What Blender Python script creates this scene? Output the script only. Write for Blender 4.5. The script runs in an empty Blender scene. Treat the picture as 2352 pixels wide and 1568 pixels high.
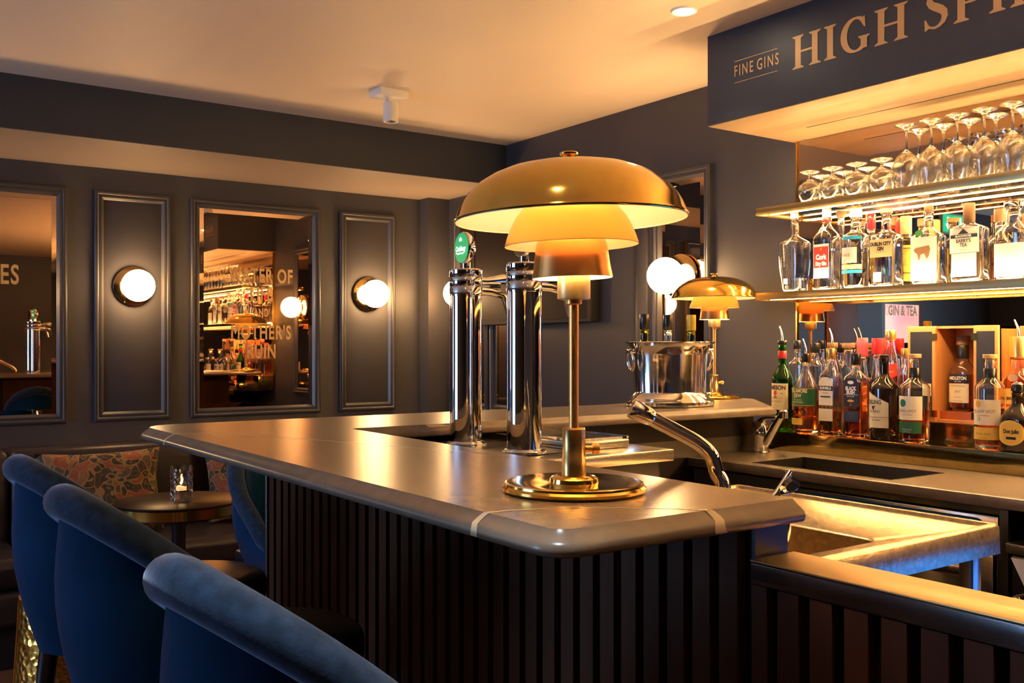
import bpy, bmesh, math, random
from mathutils import Vector, Matrix
random.seed(7)
C = bpy.context.scene.collection
PI = math.pi

# ---------------------------------------------------------------- camera
CAM_H = 1.30; YAW = math.radians(35.2); FPX = 2233.0; CXP = 1176.0; YHP = 795.0
SN, CS = math.sin(YAW), math.cos(YAW)
cam = bpy.data.cameras.new('camera'); co = bpy.data.objects.new('camera', cam); C.objects.link(co)
co.location = (0, 0, CAM_H); co.rotation_euler = (PI/2, 0, -YAW)
cam.sensor_width = 36; cam.lens = FPX/2352*36; cam.shift_y = 11/2352; cam.clip_start = .02
bpy.context.scene.camera = co
sc = bpy.context.scene
sc.view_settings.view_transform = 'Standard'; sc.view_settings.look = 'None'
sc.view_settings.exposure = 0.5; sc.view_settings.gamma = 1.0; sc.view_settings.use_curve_mapping = False
sc.cycles.max_bounces = 16; sc.cycles.transmission_bounces = 14; sc.cycles.glossy_bounces = 8
sc.cycles.diffuse_bounces = 5; sc.cycles.sample_clamp_indirect = 12.0; sc.cycles.blur_glossy = 0.6
sc.cycles.use_denoising = True

# ---------------------------------------------------------------- light levels
WARM = (1.0, 0.60, 0.27)
L_SCONCE = 42.0      # globes
L_LAMP = 66.0         # watts of the table lamp bulbs
L_LED = 125.0         # shelf strips
L_SPOT = 22.0        # ceiling spots, watts
L_WIN_W = 9.5        # west window
L_WIN_S = 2.2
L_WIN_N = 1.6
w = bpy.data.worlds.new('world'); sc.world = w; w.use_nodes = True
w.node_tree.nodes['Background'].inputs[0].default_value = (.02, .05, .12, 1)
w.node_tree.nodes['Background'].inputs[1].default_value = 0.05

# ---------------------------------------------------------------- measuring helpers
def y_at(px, X):            # Y of the vertical line through a photo column on the plane x = X
    r = (px-CXP)/FPX
    return X*(CS-r*SN)/(SN+r*CS)
def dist(x, y): return x*SN+y*CS
def z_at(py, x, y): return CAM_H+(YHP-py)*dist(x, y)/FPX

# ---------------------------------------------------------------- materials
MATS = {}
def mat(name, col, rough=.5, metal=0, spec=.5, coat=0, trans=0, ior=1.45, emit=None, es=0, sheen=0, sheen_col=None, aniso=0, bump=None, noise=None, alpha=1):
    if name in MATS: return MATS[name]
    m = bpy.data.materials.new(name); m.use_nodes = True
    nt = m.node_tree; b = nt.nodes['Principled BSDF']
    b.inputs['Base Color'].default_value = (*col, 1)
    b.inputs['Roughness'].default_value = rough; b.inputs['Metallic'].default_value = metal
    b.inputs['Specular IOR Level'].default_value = spec
    b.inputs['Coat Weight'].default_value = coat; b.inputs['Coat Roughness'].default_value = .08
    b.inputs['Transmission Weight'].default_value = trans; b.inputs['IOR'].default_value = ior
    if emit: b.inputs['Emission Color'].default_value = (*emit, 1); b.inputs['Emission Strength'].default_value = es
    if sheen:
        b.inputs['Sheen Weight'].default_value = sheen; b.inputs['Sheen Roughness'].default_value = .35
        if sheen_col: b.inputs['Sheen Tint'].default_value = (*sheen_col, 1)
    if aniso: b.inputs['Anisotropic'].default_value = aniso
    tc = nt.nodes.new('ShaderNodeTexCoord')
    if noise:   # (scale, amount, detail[, stretch]) multiplies the colour
        mp = nt.nodes.new('ShaderNodeMapping'); nt.links.new(tc.outputs['Object'], mp.inputs[0])
        if len(noise) > 3: mp.inputs['Scale'].default_value = noise[3]
        n = nt.nodes.new('ShaderNodeTexNoise'); n.inputs['Scale'].default_value = noise[0]; n.inputs['Detail'].default_value = noise[2]
        nt.links.new(mp.outputs[0], n.inputs['Vector'])
        r = nt.nodes.new('ShaderNodeMapRange'); r.inputs[1].default_value = .3; r.inputs[2].default_value = .7
        r.inputs[3].default_value = 1-noise[1]; r.inputs[4].default_value = 1+noise[1]
        nt.links.new(n.outputs[0], r.inputs[0])
        mx = nt.nodes.new('ShaderNodeVectorMath'); mx.operation = 'MULTIPLY'; mx.inputs[0].default_value = col
        nt.links.new(r.outputs[0], mx.inputs[1]); nt.links.new(mx.outputs[0], b.inputs['Base Color'])
    if bump:    # (scale, strength, distance[, stretch])
        mp = nt.nodes.new('ShaderNodeMapping'); nt.links.new(tc.outputs['Object'], mp.inputs[0])
        if len(bump) > 3: mp.inputs['Scale'].default_value = bump[3]
        n = nt.nodes.new('ShaderNodeTexNoise'); n.inputs['Scale'].default_value = bump[0]; n.inputs['Detail'].default_value = 4
        nt.links.new(mp.outputs[0], n.inputs['Vector'])
        bp = nt.nodes.new('ShaderNodeBump'); bp.inputs['Strength'].default_value = bump[1]; bp.inputs['Distance'].default_value = bump[2]
        nt.links.new(n.outputs[0], bp.inputs['Height']); nt.links.new(bp.outputs[0], b.inputs['Normal'])
    MATS[name] = m; return m
def emis(name, col, s): return mat(name, (.03, .03, .03), .4, emit=col, es=s)

wall_m = mat('slate_paint', (.052, .050, .056), .42, bump=(60, .06, .002), noise=(1.3, .08, 3))
navy_m = mat('navy_paint', (.026, .031, .046), .45, bump=(80, .05, .002))
ceil_m = mat('cream_ceiling', (.87, .72, .55), .55, bump=(3, .35, .02))
frame_m = mat('slate_moulding', (.050, .048, .053), .36, coat=.1)
stone_m = mat('brown_stone', (.19, .145, .105), .27, spec=.6, noise=(25, .10, 6), bump=(300, .02, .001))
vein_m = mat('cream_vein', (.72, .58, .36), .3)
wood_m = mat('dark_wood', (.066, .025, .011), .50, spec=.12, noise=(9, .3, 5, (1, 1, .12)), bump=(120, .1, .001, (1, 1, .1)))
rail_refl_m = mat('reflection_gold', (.62, .42, .16), .34, .85)  # gold tone stands in for shelf light reflected on the dark wood rail
rail_m = mat('polished_dark_wood', (.040, .020, .012), .26, coat=.5, noise=(9, .3, 5, (1, .12, 1)))
void_m = mat('black_backing', (.004, .003, .003), .7)
brass_m = mat('aged_brass', (.98, .62, .14), .13, 1, noise=(14, .16, 5), bump=(30, .05, .001))
brass_p = mat('polished_brass', (.85, .58, .24), .10, 1, noise=(20, .08, 4))
ledge_m = mat('ledge_brass', (.50, .40, .17), .13, 1, noise=(40, .12, 4), bump=(60, .03, .0005))
brass_b = mat('brushed_brass', (.60, .48, .24), .28, 1, noise=(60, .12, 3, (1, .06, 1)))
brass_d = mat('dull_brass', (.62, .38, .13), .30, 1, noise=(40, .2, 5))
chrome = mat('chrome', (.85, .85, .86), .04, 1)
silver = mat('silver_plate', (.86, .83, .78), .10, 1, noise=(18, .08, 5), bump=(26, .10, .002))
steel = mat('brushed_steel', (.62, .58, .50), .22, 1, bump=(140, .12, .0006, (1, .15, 1)))
steel_s = mat('scratched_steel', (.56, .46, .30), .25, 1, noise=(90, .25, 6), bump=(160, .35, .0008))
steel_d = mat('dark_steel', (.22, .20, .18), .30, 1)
black_p = mat('black_plastic', (.010, .010, .011), .30)
leather = mat('black_leather', (.016, .013, .013), .30, bump=(90, .25, .002))
seat_m = mat('brown_leather_seat', (.035, .020, .014), .30, bump=(90, .2, .002))
bench_m = mat('dark_banquette_leather', (.020, .016, .019), .33, bump=(70, .2, .002))
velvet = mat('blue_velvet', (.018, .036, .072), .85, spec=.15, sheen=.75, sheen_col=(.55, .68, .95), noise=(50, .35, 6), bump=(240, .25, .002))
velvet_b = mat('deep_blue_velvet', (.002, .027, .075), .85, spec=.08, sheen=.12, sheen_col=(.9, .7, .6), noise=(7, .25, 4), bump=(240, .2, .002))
shade_mid = mat('shade_inner_unlit', (.50, .28, .14), .45, .3)  # brass inside given a dark copper tone to look unlit
shade_in = mat('white_enamel', (.90, .84, .66), .5)
mirror_a = mat('bronze_mirror', (.62, .43, .29), .015, 1)
mirror_b = mat('back_mirror', (.46, .35, .27), .01, 1)
gold_t = mat('gold_lettering', (.56, .34, .14), .45, .3)
gold_y = mat('mirror_gold_lettering', (.62, .40, .16), .4, .3)
glass_c = mat('clear_glass', (1, 1, 1), .0, trans=1, ior=1.46)
stem_m = mat('stemware_glass', (1, 1, .97), .055, trans=1, ior=1.5, bump=(55, .5, .003, (1, 1, .18)))
glass_g = mat('green_glass', (.05, .42, .06), .0, trans=1, ior=1.46)
glass_o = mat('olive_glass', (.26, .28, .06), .0, trans=1, ior=1.46)
glass_k = mat('dark_glass', (.018, .010, .006), .05, coat=.6)
whisky = mat('amber_whisky', (.86, .30, .06), .0, trans=1, ior=1.34)
whisky_r = mat('red_whisky', (.78, .17, .04), .0, trans=1, ior=1.34)
gin_m = mat('clear_spirit', (.98, .98, .95), .0, trans=1, ior=1.34)
rose_m = mat('rose_wine', (.85, .40, .22), .0, trans=1, ior=1.34)
paper_c = mat('cream_paper', (.80, .70, .46), .6)
paper_w = mat('white_paper', (.88, .80, .62), .6)
paper_y = mat('yellow_paper', (.78, .52, .10), .6)
paper_k = mat('black_paper', (.02, .02, .03), .5)
paper_g = mat('green_paper', (.02, .13, .06), .5)
paper_r = mat('red_paper', (.62, .05, .04), .5)
paper_b = mat('blue_foil', (.02, .30, .50), .4)
def translucent_paper(name, col, k=.5):
    m = mat(name, col, .6); nt = m.node_tree; b = nt.nodes['Principled BSDF']; out = nt.nodes['Material Output']
    t = nt.nodes.new('ShaderNodeBsdfTranslucent'); t.inputs[0].default_value = (*col, 1)
    mx = nt.nodes.new('ShaderNodeMixShader'); mx.inputs[0].default_value = k
    nt.links.new(b.outputs[0], mx.inputs[1]); nt.links.new(t.outputs[0], mx.inputs[2]); nt.links.new(mx.outputs[0], out.inputs[0]); return m
paper_t = translucent_paper('thin_white_label', (.9, .88, .82))
paper_rt = translucent_paper('thin_red_label', (.62, .05, .04), .35)
ink_k = mat('black_ink', (.02, .016, .014), .5)
ink_w = mat('white_ink', (.9, .87, .8), .5)
ink_g = mat('green_ink', (.0, .16, .12), .5)
ink_y = mat('ochre_ink', (.75, .42, .05), .5)
ink_b = mat('brown_ink', (.22, .11, .04), .5)
ink_r = mat('red_ink', (.55, .05, .04), .5)
cork_m = mat('pale_cork', (.60, .40, .20), .7, noise=(60, .2, 4))
walnut = mat('brown_stopper', (.16, .08, .035), .5)
cap_k = mat('black_capsule', (.012, .011, .012), .3, coat=.4)
cap_g = mat('gold_capsule', (.75, .50, .16), .3, .9)
cap_r = mat('red_capsule', (.45, .02, .03), .35, coat=.5)
cap_p = mat('pink_capsule', (.85, .12, .16), .35, coat=.5)
cap_w = mat('white_capsule', (.85, .83, .8), .4)
cap_y = mat('yellow_capsule', (.78, .55, .06), .35, .2)
cedar = mat('orange_cedar', (.62, .27, .09), .45, noise=(10, .2, 5, (1, 1, .15)))
cedar_d = mat('red_cedar', (.42, .11, .04), .45, noise=(10, .2, 5, (1, 1, .15)))
glow = emis('opal_globe', (1.0, .57, .24), L_SCONCE)
led_top = emis('upward_led_strip', (1.0, .64, .28), L_LED*3.2)  # upward strips, the rear one added to brighten ceiling and glasses
led_m = emis('led_strip', (1.0, .62, .25), L_LED)

# ---------------------------------------------------------------- mesh builder
class MB:
    def __init__(s): s.v = []; s.f = []; s.sm = []
    def add(s, vs, fs, smooth=False):
        o = len(s.v); s.v += [tuple(v) for v in vs]; s.f += [tuple(i+o for i in f) for f in fs]; s.sm += [smooth]*len(fs); return s
    def box(s, x0, x1, y0, y1, z0, z1):
        if x0 > x1: x0, x1 = x1, x0
        if y0 > y1: y0, y1 = y1, y0
        if z0 > z1: z0, z1 = z1, z0
        v = [(x, y, z) for z in (z0, z1) for y in (y0, y1) for x in (x0, x1)]
        return s.add(v, [(0, 2, 3, 1), (4, 5, 7, 6), (0, 1, 5, 4), (2, 6, 7, 3), (0, 4, 6, 2), (1, 3, 7, 5)])
    def bbox(s, x0, x1, y0, y1, z0, z1, b=.004, seg=2):   # box with bevelled edges
        bm = bmesh.new(); bmesh.ops.create_cube(bm, size=1)
        for v in bm.verts: v.co = Vector(((x0+x1)/2+v.co.x*(x1-x0), (y0+y1)/2+v.co.y*(y1-y0), (z0+z1)/2+v.co.z*(z1-z0)))
        bmesh.ops.bevel(bm, geom=bm.edges[:], offset=b, segments=seg, affect='EDGES', profile=.5)
        bm.normal_update(); bm.verts.index_update()
        s.add([v.co[:] for v in bm.verts], [[v.index for v in f.verts] for f in bm.faces], seg > 1); bm.free(); return s
    def lathe(s, prof, n=32, c=(0, 0, 0), smooth=True, capb=True, capt=True, sec=None):
        vs = []; m = len(prof)
        for (r, z) in prof:
            for k in range(n):
                a = 2*PI*k/n; q = sec(a) if sec else 1.0
                sx, sy = (q if isinstance(q, tuple) else (q, q))
                vs.append((c[0]+r*math.cos(a)*sx, c[1]+r*math.sin(a)*sy, c[2]+z))
        fs = []
        for i in range(m-1):
            for k in range(n):
                a, b = i*n+k, i*n+(k+1) % n
                fs.append((a, b, b+n, a+n))
        s.add(vs, fs, smooth)
        o = len(s.v)-len(vs)
        if capb and prof[0][0] > 1e-6: s.f.append(tuple(o+k for k in range(n-1, -1, -1))); s.sm.append(False)
        if capt and prof[-1][0] > 1e-6: s.f.append(tuple(o+(m-1)*n+k for k in range(n))); s.sm.append(False)
        return s
    def tube(s, pts, r, n=12, caps=True, closed=False):
        pts = [Vector(p) for p in pts]; m = len(pts); rs = r if isinstance(r, (list, tuple)) else [r]*m
        tg = []
        for i in range(m):
            a = pts[(i-1) % m] if (closed or i > 0) else pts[i]; b = pts[(i+1) % m] if (closed or i < m-1) else pts[i]
            t = (b-a); tg.append(t.normalized() if t.length > 1e-9 else Vector((0, 0, 1)))
        up = Vector((0, 0, 1)) if abs(tg[0].z) < .9 else Vector((1, 0, 0))
        nn = tg[0].cross(up).normalized(); vs = []
        for i in range(m):
            nn = (nn-tg[i]*nn.dot(tg[i])).normalized(); bb = tg[i].cross(nn)
            for k in range(n):
                a = 2*PI*k/n; vs.append(pts[i]+(nn*math.cos(a)+bb*math.sin(a))*rs[i])
        fs = []
        for i in range(m if closed else m-1):
            j = (i+1) % m
            for k in range(n): fs.append((i*n+k, i*n+(k+1) % n, j*n+(k+1) % n, j*n+k))
        if caps and not closed: fs.append(tuple(range(n-1, -1, -1))); fs.append(tuple((m-1)*n+k for k in range(n)))
        return s.add(vs, fs, True)
    def ball(s, c, r, n=24, m=14, sz=1.0):
        pr = [(max(r*math.sin(PI*i/m), 1e-7), -r*math.cos(PI*i/m)*sz) for i in range(m+1)]
        return s.lathe(pr, n, c, True, False, False)
    def prism(s, poly, z0, z1, smooth=False):
        n = len(poly); v = [(x, y, z0) for x, y in poly]+[(x, y, z1) for x, y in poly]
        f = [tuple(range(n-1, -1, -1)), tuple(range(n, 2*n))]+[(i, (i+1) % n, n+(i+1) % n, n+i) for i in range(n)]
        return s.add(v, f, smooth)
    def xf(s, M, start=0):
        for i in range(start, len(s.v)): s.v[i] = tuple(M @ Vector(s.v[i]))
        return s
    def build(s, name, m, parent=None, loc=None, rz=0, fix=True):
        me = bpy.data.meshes.new(name); me.from_pydata(s.v, [], s.f)
        for i, p in enumerate(me.polygons): p.use_smooth = s.sm[i]
        bm = bmesh.new(); bm.from_mesh(me)
        bmesh.ops.remove_doubles(bm, verts=bm.verts, dist=1e-6)
        if fix: bmesh.ops.recalc_face_normals(bm, faces=bm.faces)
        bm.to_mesh(me); bm.free()
        me.materials.append(m)
        try: me.set_sharp_from_angle(angle=math.radians(38))
        except Exception: pass
        o = bpy.data.objects.new(name, me); C.objects.link(o)
        if parent is not None: o.parent = parent
        if loc is not None: o.location = loc
        o.rotation_euler.z = rz
        return o

def tag(o, label, cat, group=None, kind=None):
    o['label'] = label; o['category'] = cat
    if group: o['group'] = group
    if kind: o['kind'] = kind
    return o
def thing(name, label, cat, loc=(0, 0, 0), rz=0, group=None):
    o = bpy.data.objects.new(name, None); C.objects.link(o); o.empty_display_size = .05
    o.location = loc; o.rotation_euler.z = rz
    return tag(o, label, cat, group)
def struct(o): o['kind'] = 'structure'; return o
def copy_tree(o, parent=None):
    c = o.copy(); C.objects.link(c); c.parent = parent
    for ch in list(o.children): copy_tree(ch, c)
    return c

# flat lettering: returns mesh data in the x-z plane, centred, facing -y
def text_geo(txt, size, sx=1.0, bold=0.0, shear=0.0, align='CENTER', spacing=1.0):
    cu = bpy.data.curves.new('t', 'FONT'); cu.body = txt; cu.size = size; cu.align_x = align; cu.align_y = 'CENTER'
    cu.resolution_u = 4; cu.offset = bold; cu.shear = shear; cu.space_character = spacing
    ob = bpy.data.objects.new('t', cu)
    me = bpy.data.meshes.new_from_object(ob)
    vs = [(v.co.x*sx, 0.0, v.co.y) for v in me.vertices]; fs = [tuple(p.vertices) for p in me.polygons]
    bpy.data.objects.remove(ob); bpy.data.curves.remove(cu); bpy.data.meshes.remove(me)
    return vs, fs
def text_obj(name, txt, size, m, parent, loc, rz=0, sx=1.0, bold=0, shear=0, th=.0012, spacing=1.0, flip=False):
    lines = txt if isinstance(txt, list) else [(txt, 0, size)]
    for (t, dz, sz) in lines:
        vs, fs = text_geo(t, sz, sx, bold, shear, spacing=spacing)
        if flip: vs = [(-x, y, z) for x, y, z in vs]
        o = MB().add([(x, -th, z+dz) for x, y, z in vs], fs).build(name, m, parent, loc, rz, fix=False)
    return o
# ---------------------------------------------------------------- the room
XE, YN, ZC = 3.10, 5.17, 2.42         # east wall, north wall, ceiling
XW, YS = -3.3, -3.0
struct(MB().box(XW-.2, XE+.2, YS-.2, YN+.2, -.1, 0).build('floor', mat('oak_floor', (.16, .065, .028), .38, noise=(5, .45, 6, (1, .12, 1)), bump=(12, .15, .002, (1, .08, 1)))))
struct(MB().box(XW-.2, XE+.2, YS-.2, YN+.2, ZC, ZC+.1).build('ceiling', ceil_m))
# north wall with an opening for window_1
N0, N1, NZ0, NZ1 = -2.17, -1.50, .95, 1.73
mb = MB().box(N1, XE+.2, YN, YN+.2, 0, ZC).box(XW-.2, N0, YN, YN+.2, 0, ZC).box(N0, N1, YN, YN+.2, 0, NZ0).box(N0, N1, YN, YN+.2, NZ1, ZC)
struct(mb.build('wall_north', wall_m))
struct(MB().box(XE, XE+.2, YS, YN, 0, ZC).build('wall_east', wall_m))
W0, W1, WZ0, WZ1 = 2.55, 4.25, .55, 2.10
mb = MB().box(XW-.2, XW, W1, YN, 0, ZC).box(XW-.2, XW, YS, W0, 0, ZC).box(XW-.2, XW, W0, W1, 0, WZ0).box(XW-.2, XW, W0, W1, WZ1, ZC)
struct(mb.build('wall_west', wall_m))
struct(MB().box(XW-.2, XE+.2, YS-.2, YS, 0, ZC).build('wall_south', wall_m))
struct(MB().box(XW, XE, 4.45, YN, 2.195, ZC).build('trim_1', navy_m))      # dropped bulkhead along the north wall
struct(MB().box(XW, XE, 4.453, YN, 2.193, 2.196).build('trim_2', mat('bulkhead_soffit', (.26, .21, .18), .6)))
struct(MB().box(2.955, XE, 5.06, YN, 0, 2.193).build('trim_3', wall_m))     # corner pilaster
struct(MB().bbox(3.085, XE, 3.30, 3.375, 0, 2.08, .004).build('trim_4', frame_m))
struct(MB().box(XW, XE-.15, YN-.02, YN, 0, .12).build('baseboard_north', frame_m))
struct(MB().box(XW, XW+.02, YS, YN, 0, .12).build('baseboard_west', frame_m))

def lit_pane(name, col, s, dark):
    m = bpy.data.materials.new(name); m.use_nodes = True; nt = m.node_tree; b = nt.nodes['Principled BSDF']
    b.inputs['Base Color'].default_value = (.05, .06, .08, 1); b.inputs['Roughness'].default_value = .15
    tc = nt.nodes.new('ShaderNodeTexCoord'); n = nt.nodes.new('ShaderNodeTexNoise'); n.inputs['Scale'].default_value = 2.2
    nt.links.new(tc.outputs['Object'], n.inputs['Vector'])
    cr = nt.nodes.new('ShaderNodeValToRGB'); cr.color_ramp.elements[0].position = .38; cr.color_ramp.elements[1].position = .6
    cr.color_ramp.elements[0].color = (*dark, 1); cr.color_ramp.elements[1].color = (*col, 1)
    nt.links.new(n.outputs[0], cr.inputs[0]); nt.links.new(cr.outputs[0], b.inputs['Emission Color']); b.inputs['Emission Strength'].default_value = s
    return m
def window(n, w, h, loc, rz, pane, mullions):
    o = thing('window_%d' % n, 'x', 'x', loc, rz); del o['label'], o['category']; struct(o)
    mb = MB().box(-w/2, w/2, 0, .07, 0, .05).box(-w/2, w/2, 0, .07, h-.05, h).box(-w/2, -w/2+.05, 0, .07, .05, h-.05).box(w/2-.05, w/2, 0, .07, .05, h-.05)
    for x in mullions: mb.box(x-.02, x+.02, .005, .065, .05, h-.05)
    mb.build('window_frame', frame_m, o)
    MB().box(-w/2+.04, w/2-.04, .03, .04, .04, h-.04).build('window_pane', pane, o)
    return o
win_n = window(1, N1-N0, NZ1-NZ0, ((N0+N1)/2, YN, NZ0), 0, lit_pane('shopfront_pane', (1, .86, .80), L_WIN_N, (.95, .55, .68)), [])
text_obj('window_lettering', [('GIN & TEA', .05, .125)], .1, gold_y, win_n, (.0, .012, .62), 0, .75, .003, flip=True)
window(2, W1-W0, WZ1-WZ0, (XW, (W0+W1)/2, WZ0), PI/2, lit_pane('dusk_pane', (.60, .80, 1), L_WIN_W, (.10, .34, .95)), [-.42, 0, .42])

# ---------------------------------------------------------------- framed mirrors and wall panels
def sweep_rect(mb, w, h, prof):     # prof: (inset from outer edge, height off the wall)
    n = len(prof); vs = []
    for (sx, sz) in ((-1, -1), (1, -1), (1, 1), (-1, 1)):
        for (i, d) in prof: vs.append((sx*(w/2-i), -d, sz*(h/2-i)))
    fs = []
    for c in range(4):
        d = (c+1) % 4
        for k in range(n): fs.append((c*n+k, d*n+k, d*n+(k+1) % n, c*n+(k+1) % n))
    return mb.add(vs, fs)
PROF = [(0, 0), (0, .020), (.004, .025), (.010, .027), (.016, .025), (.020, .019), (.024, .021), (.034, .021), (.040, .013), (.047, .006), (.047, 0)]
def wall_frame(kind, label, cat, w, h, loc, rz, lettering=None, lx=0, group=None):
    o = thing('framed_mirror' if kind == 'mirror' else 'wall_panel', label, cat, loc, rz, group)
    sweep_rect(MB(), w, h, PROF).build('frame', frame_m, o)
    if kind == 'mirror':
        MB().box(-w/2+.046, w/2-.046, -.006, 0, -h/2+.046, h/2-.046).build('mirror_glass', mirror_a, o)
        sweep_rect(MB(), w-.092, h-.092, [(0, .0062), (0, .0066), (.022, .0082), (.022, .0062)]).build('bevelled_edge', mirror_a, o)
        if lettering: text_obj('lettering', lettering, .1, gold_y, o, (lx, -.0075, 0), 0, .62, .0028, spacing=1.15)
    else:
        MB().bbox(-w/2+.046, w/2-.046, -.008, 0, -h/2+.046, h/2-.046, .002).build('panel_board', wall_m, o)
    return o
ZM = (.925+2.08)/2; HM = 2.08-.925
wall_frame('panel', 'slate wall panel with an added globe light, left of the large mirror ending in ES', 'panel', .372, HM, (-.09, YN, ZM), 0)  # unseen panel, added together with its globe light
wall_frame('mirror', 'large dark framed mirror at the far left with gold letters ending in ES', 'mirror', .74, HM, (.595, YN, ZM), 0,
           [('LES', .135, .130), ('S    ', -.235, .130)], .095)
wall_frame('panel', 'tall slate wall panel with a globe light, between the two lettered mirrors', 'panel', .372, HM, (1.278, YN, ZM), 0)
wall_frame('mirror', 'dark framed wall mirror lettered WATER OF LIFE AND MOTHER\'S RUIN', 'mirror', .73, HM, (1.935, YN, ZM), 0,
           [('WATER OF', .182, .106), ('LIFE', .080, .106), ('AND', -.020, .058), ("MOTHER'S", -.130, .106), ('RUIN', -.235, .106)], .02)
wall_frame('panel', 'narrow slate wall panel with a globe light, right of the WATER OF LIFE mirror', 'panel', .36, HM, (2.601, YN, ZM), 0)
wall_frame('mirror', 'narrow dark framed mirror behind the ice bucket and second lamp', 'mirror', .352, HM, (XE, 3.078, ZM), -PI/2)
wall_frame('mirror', 'narrow dark framed mirror in the far corner behind the left beer tap', 'mirror', .37, HM, (XE, 4.79, ZM), -PI/2)
wall_frame('mirror', 'dark framed mirror partly hidden behind the wall mounted screen', 'mirror', .43, HM, (XE, 4.375, ZM), -PI/2)

o = thing('menu_board', 'brown board with a dark heading bar, on the wall left of the mirrors', 'board', (-.92, YN, 1.50))
MB().bbox(-.20, .20, -.018, 0, -.32, .32, .003).build('board_panel', mat('tan_board', (.42, .17, .07), .5), o)
MB().box(-.14, .14, -.0195, -.018, .17, .19).build('heading_bar', void_m, o)
def sconce(label, loc, rz, group=None):
    o = thing('wall_sconce', label, 'wall light', loc, rz, group)
    a = len
    mb = MB().lathe([(.001, 0), (.098, 0), (.100, .004), (.100, .013), (.096, .016), (.02, .017), (.001, .017)], 40)
    mb.xf(Matrix.Rotation(PI/2, 4, 'X')).build('back_plate', brass_p, o)
    mb = MB().lathe([(.034, .016), (.034, .030), (.030, .032)], 24).xf(Matrix.Rotation(PI/2, 4, 'X')); mb.build('globe_collar', brass_p, o)
    MB().ball((0, -.099, 0), .080, 32, 20).build('glass_globe', glow, o)
    return o
sconce('added glowing opal globe wall light left of the large mirror ending in ES', (-.09, YN-.012, 1.604), 0)  # added out of view to light the wall seen in the back mirror
sconce('glowing opal globe wall light on the panel between the two lettered mirrors', (1.278, YN-.012, 1.604), 0)
sconce('glowing opal globe wall light on the panel right of the WATER OF LIFE mirror', (2.601, YN-.012, 1.604), 0)
sconce('glowing opal globe wall light behind the ice bucket, beside the small brass lamp', (XE-.012, 3.078, 1.607), -PI/2)
sconce('opal globe wall light mostly hidden behind the left beer tap', (XE-.012, 4.79, 1.607), -PI/2)

# ---------------------------------------------------------------- screen on the east wall
o = thing('wall_screen', 'dark flat screen on the far wall behind the large brass lamp', 'screen', (XE, 4.15, 1.70), -PI/2)
MB().bbox(-.52, .52, -.075, -.022, -.28, .28, .006).build('casing', mat('matt_black_casing', (.01, .01, .01), .6, spec=.2), o)
sweep_rect(MB(), 1.04, .56, [(0, .070), (0, .080), (.016, .082), (.018, .076)]).build('bezel', mat('screen_bezel', (.03, .024, .022), .4, spec=.3), o)
MB().box(-.502, .502, -.0775, -.076, -.262, .262).build('display', mat('dark_display', (.020, .012, .010), .55, spec=.15), o)
MB().box(-.49, -.483, -.083, -.0815, -.275, -.272).build('standby_light', emis('standby_red', (1, .02, .02), 3), o)

# ---------------------------------------------------------------- ceiling fittings
o = thing('ceiling_spotlight', 'white cylindrical spotlight on a square ceiling plate', 'spotlight', (2.02, 3.80, ZC))
MB().bbox(-.07, .07, -.055, .055, -.030, 0, .003).build('mounting_plate', mat('white_metal', (.80, .77, .72), .45), o)
MB().box(-.020, .004, -.008, .008, -.075, -.030).build('bracket', MATS['white_metal'], o)
mb = MB().lathe([(.024, -.150), (.0235, -.138), (.031, -.138), (.033, -.140), (.033, -.060), (.031, -.055), (.0, -.055)][1:], 28, (-.002, -.02, 0), capb=False)
mb.build('lamp_head', MATS['white_metal'], o)
def downlight(label, x, y, e=L_SPOT, col=(1, .72, .42), cone=95):
    o = thing('recessed_downlight', label, 'downlight', (x, y, ZC))
    MB().lathe([(.034, .0), (.034, -.004), (.042, -.006), (.046, -.002), (.046, 0)], 32, capb=False, capt=False).build('trim_ring', MATS['white_metal'], o)
    MB().lathe([(.0, -.003), (.033, -.003), (.033, -.001), (0, -.001)], 32, capb=False, capt=False).build('bulb_face', emis('downlight_bulb', (1, .86, .62), 60), o)
    l = bpy.data.lights.new('downlight_beam', 'SPOT'); l.energy = e; l.color = col; l.spot_size = math.radians(cone); l.spot_blend = .6; l.shadow_soft_size = .03
    lo = bpy.data.objects.new('downlight_beam', l); C.objects.link(lo); lo.parent = o; lo.location = (0, 0, -.012)
downlight('bright recessed ceiling downlight near the fascia', 2.34, 2.32)
downlight('added recessed ceiling downlight above the near bar stool', .30, .70, 62, (.86, .93, 1), 42)  # unseen lamp added to throw cool light on the near stool
downlight('added recessed ceiling downlight in the far left corner by the window', -2.3, 3.9, 45)  # added out of view to brighten the corner wall in the mirror
downlight('added recessed ceiling downlight above the middle of the long bar', .75, -.6)  # unseen lamp added to supply light and highlights
downlight('added recessed ceiling downlight in front of the back bar', 2.0, .1)  # added lamp out of view, extra light by the back bar

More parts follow.
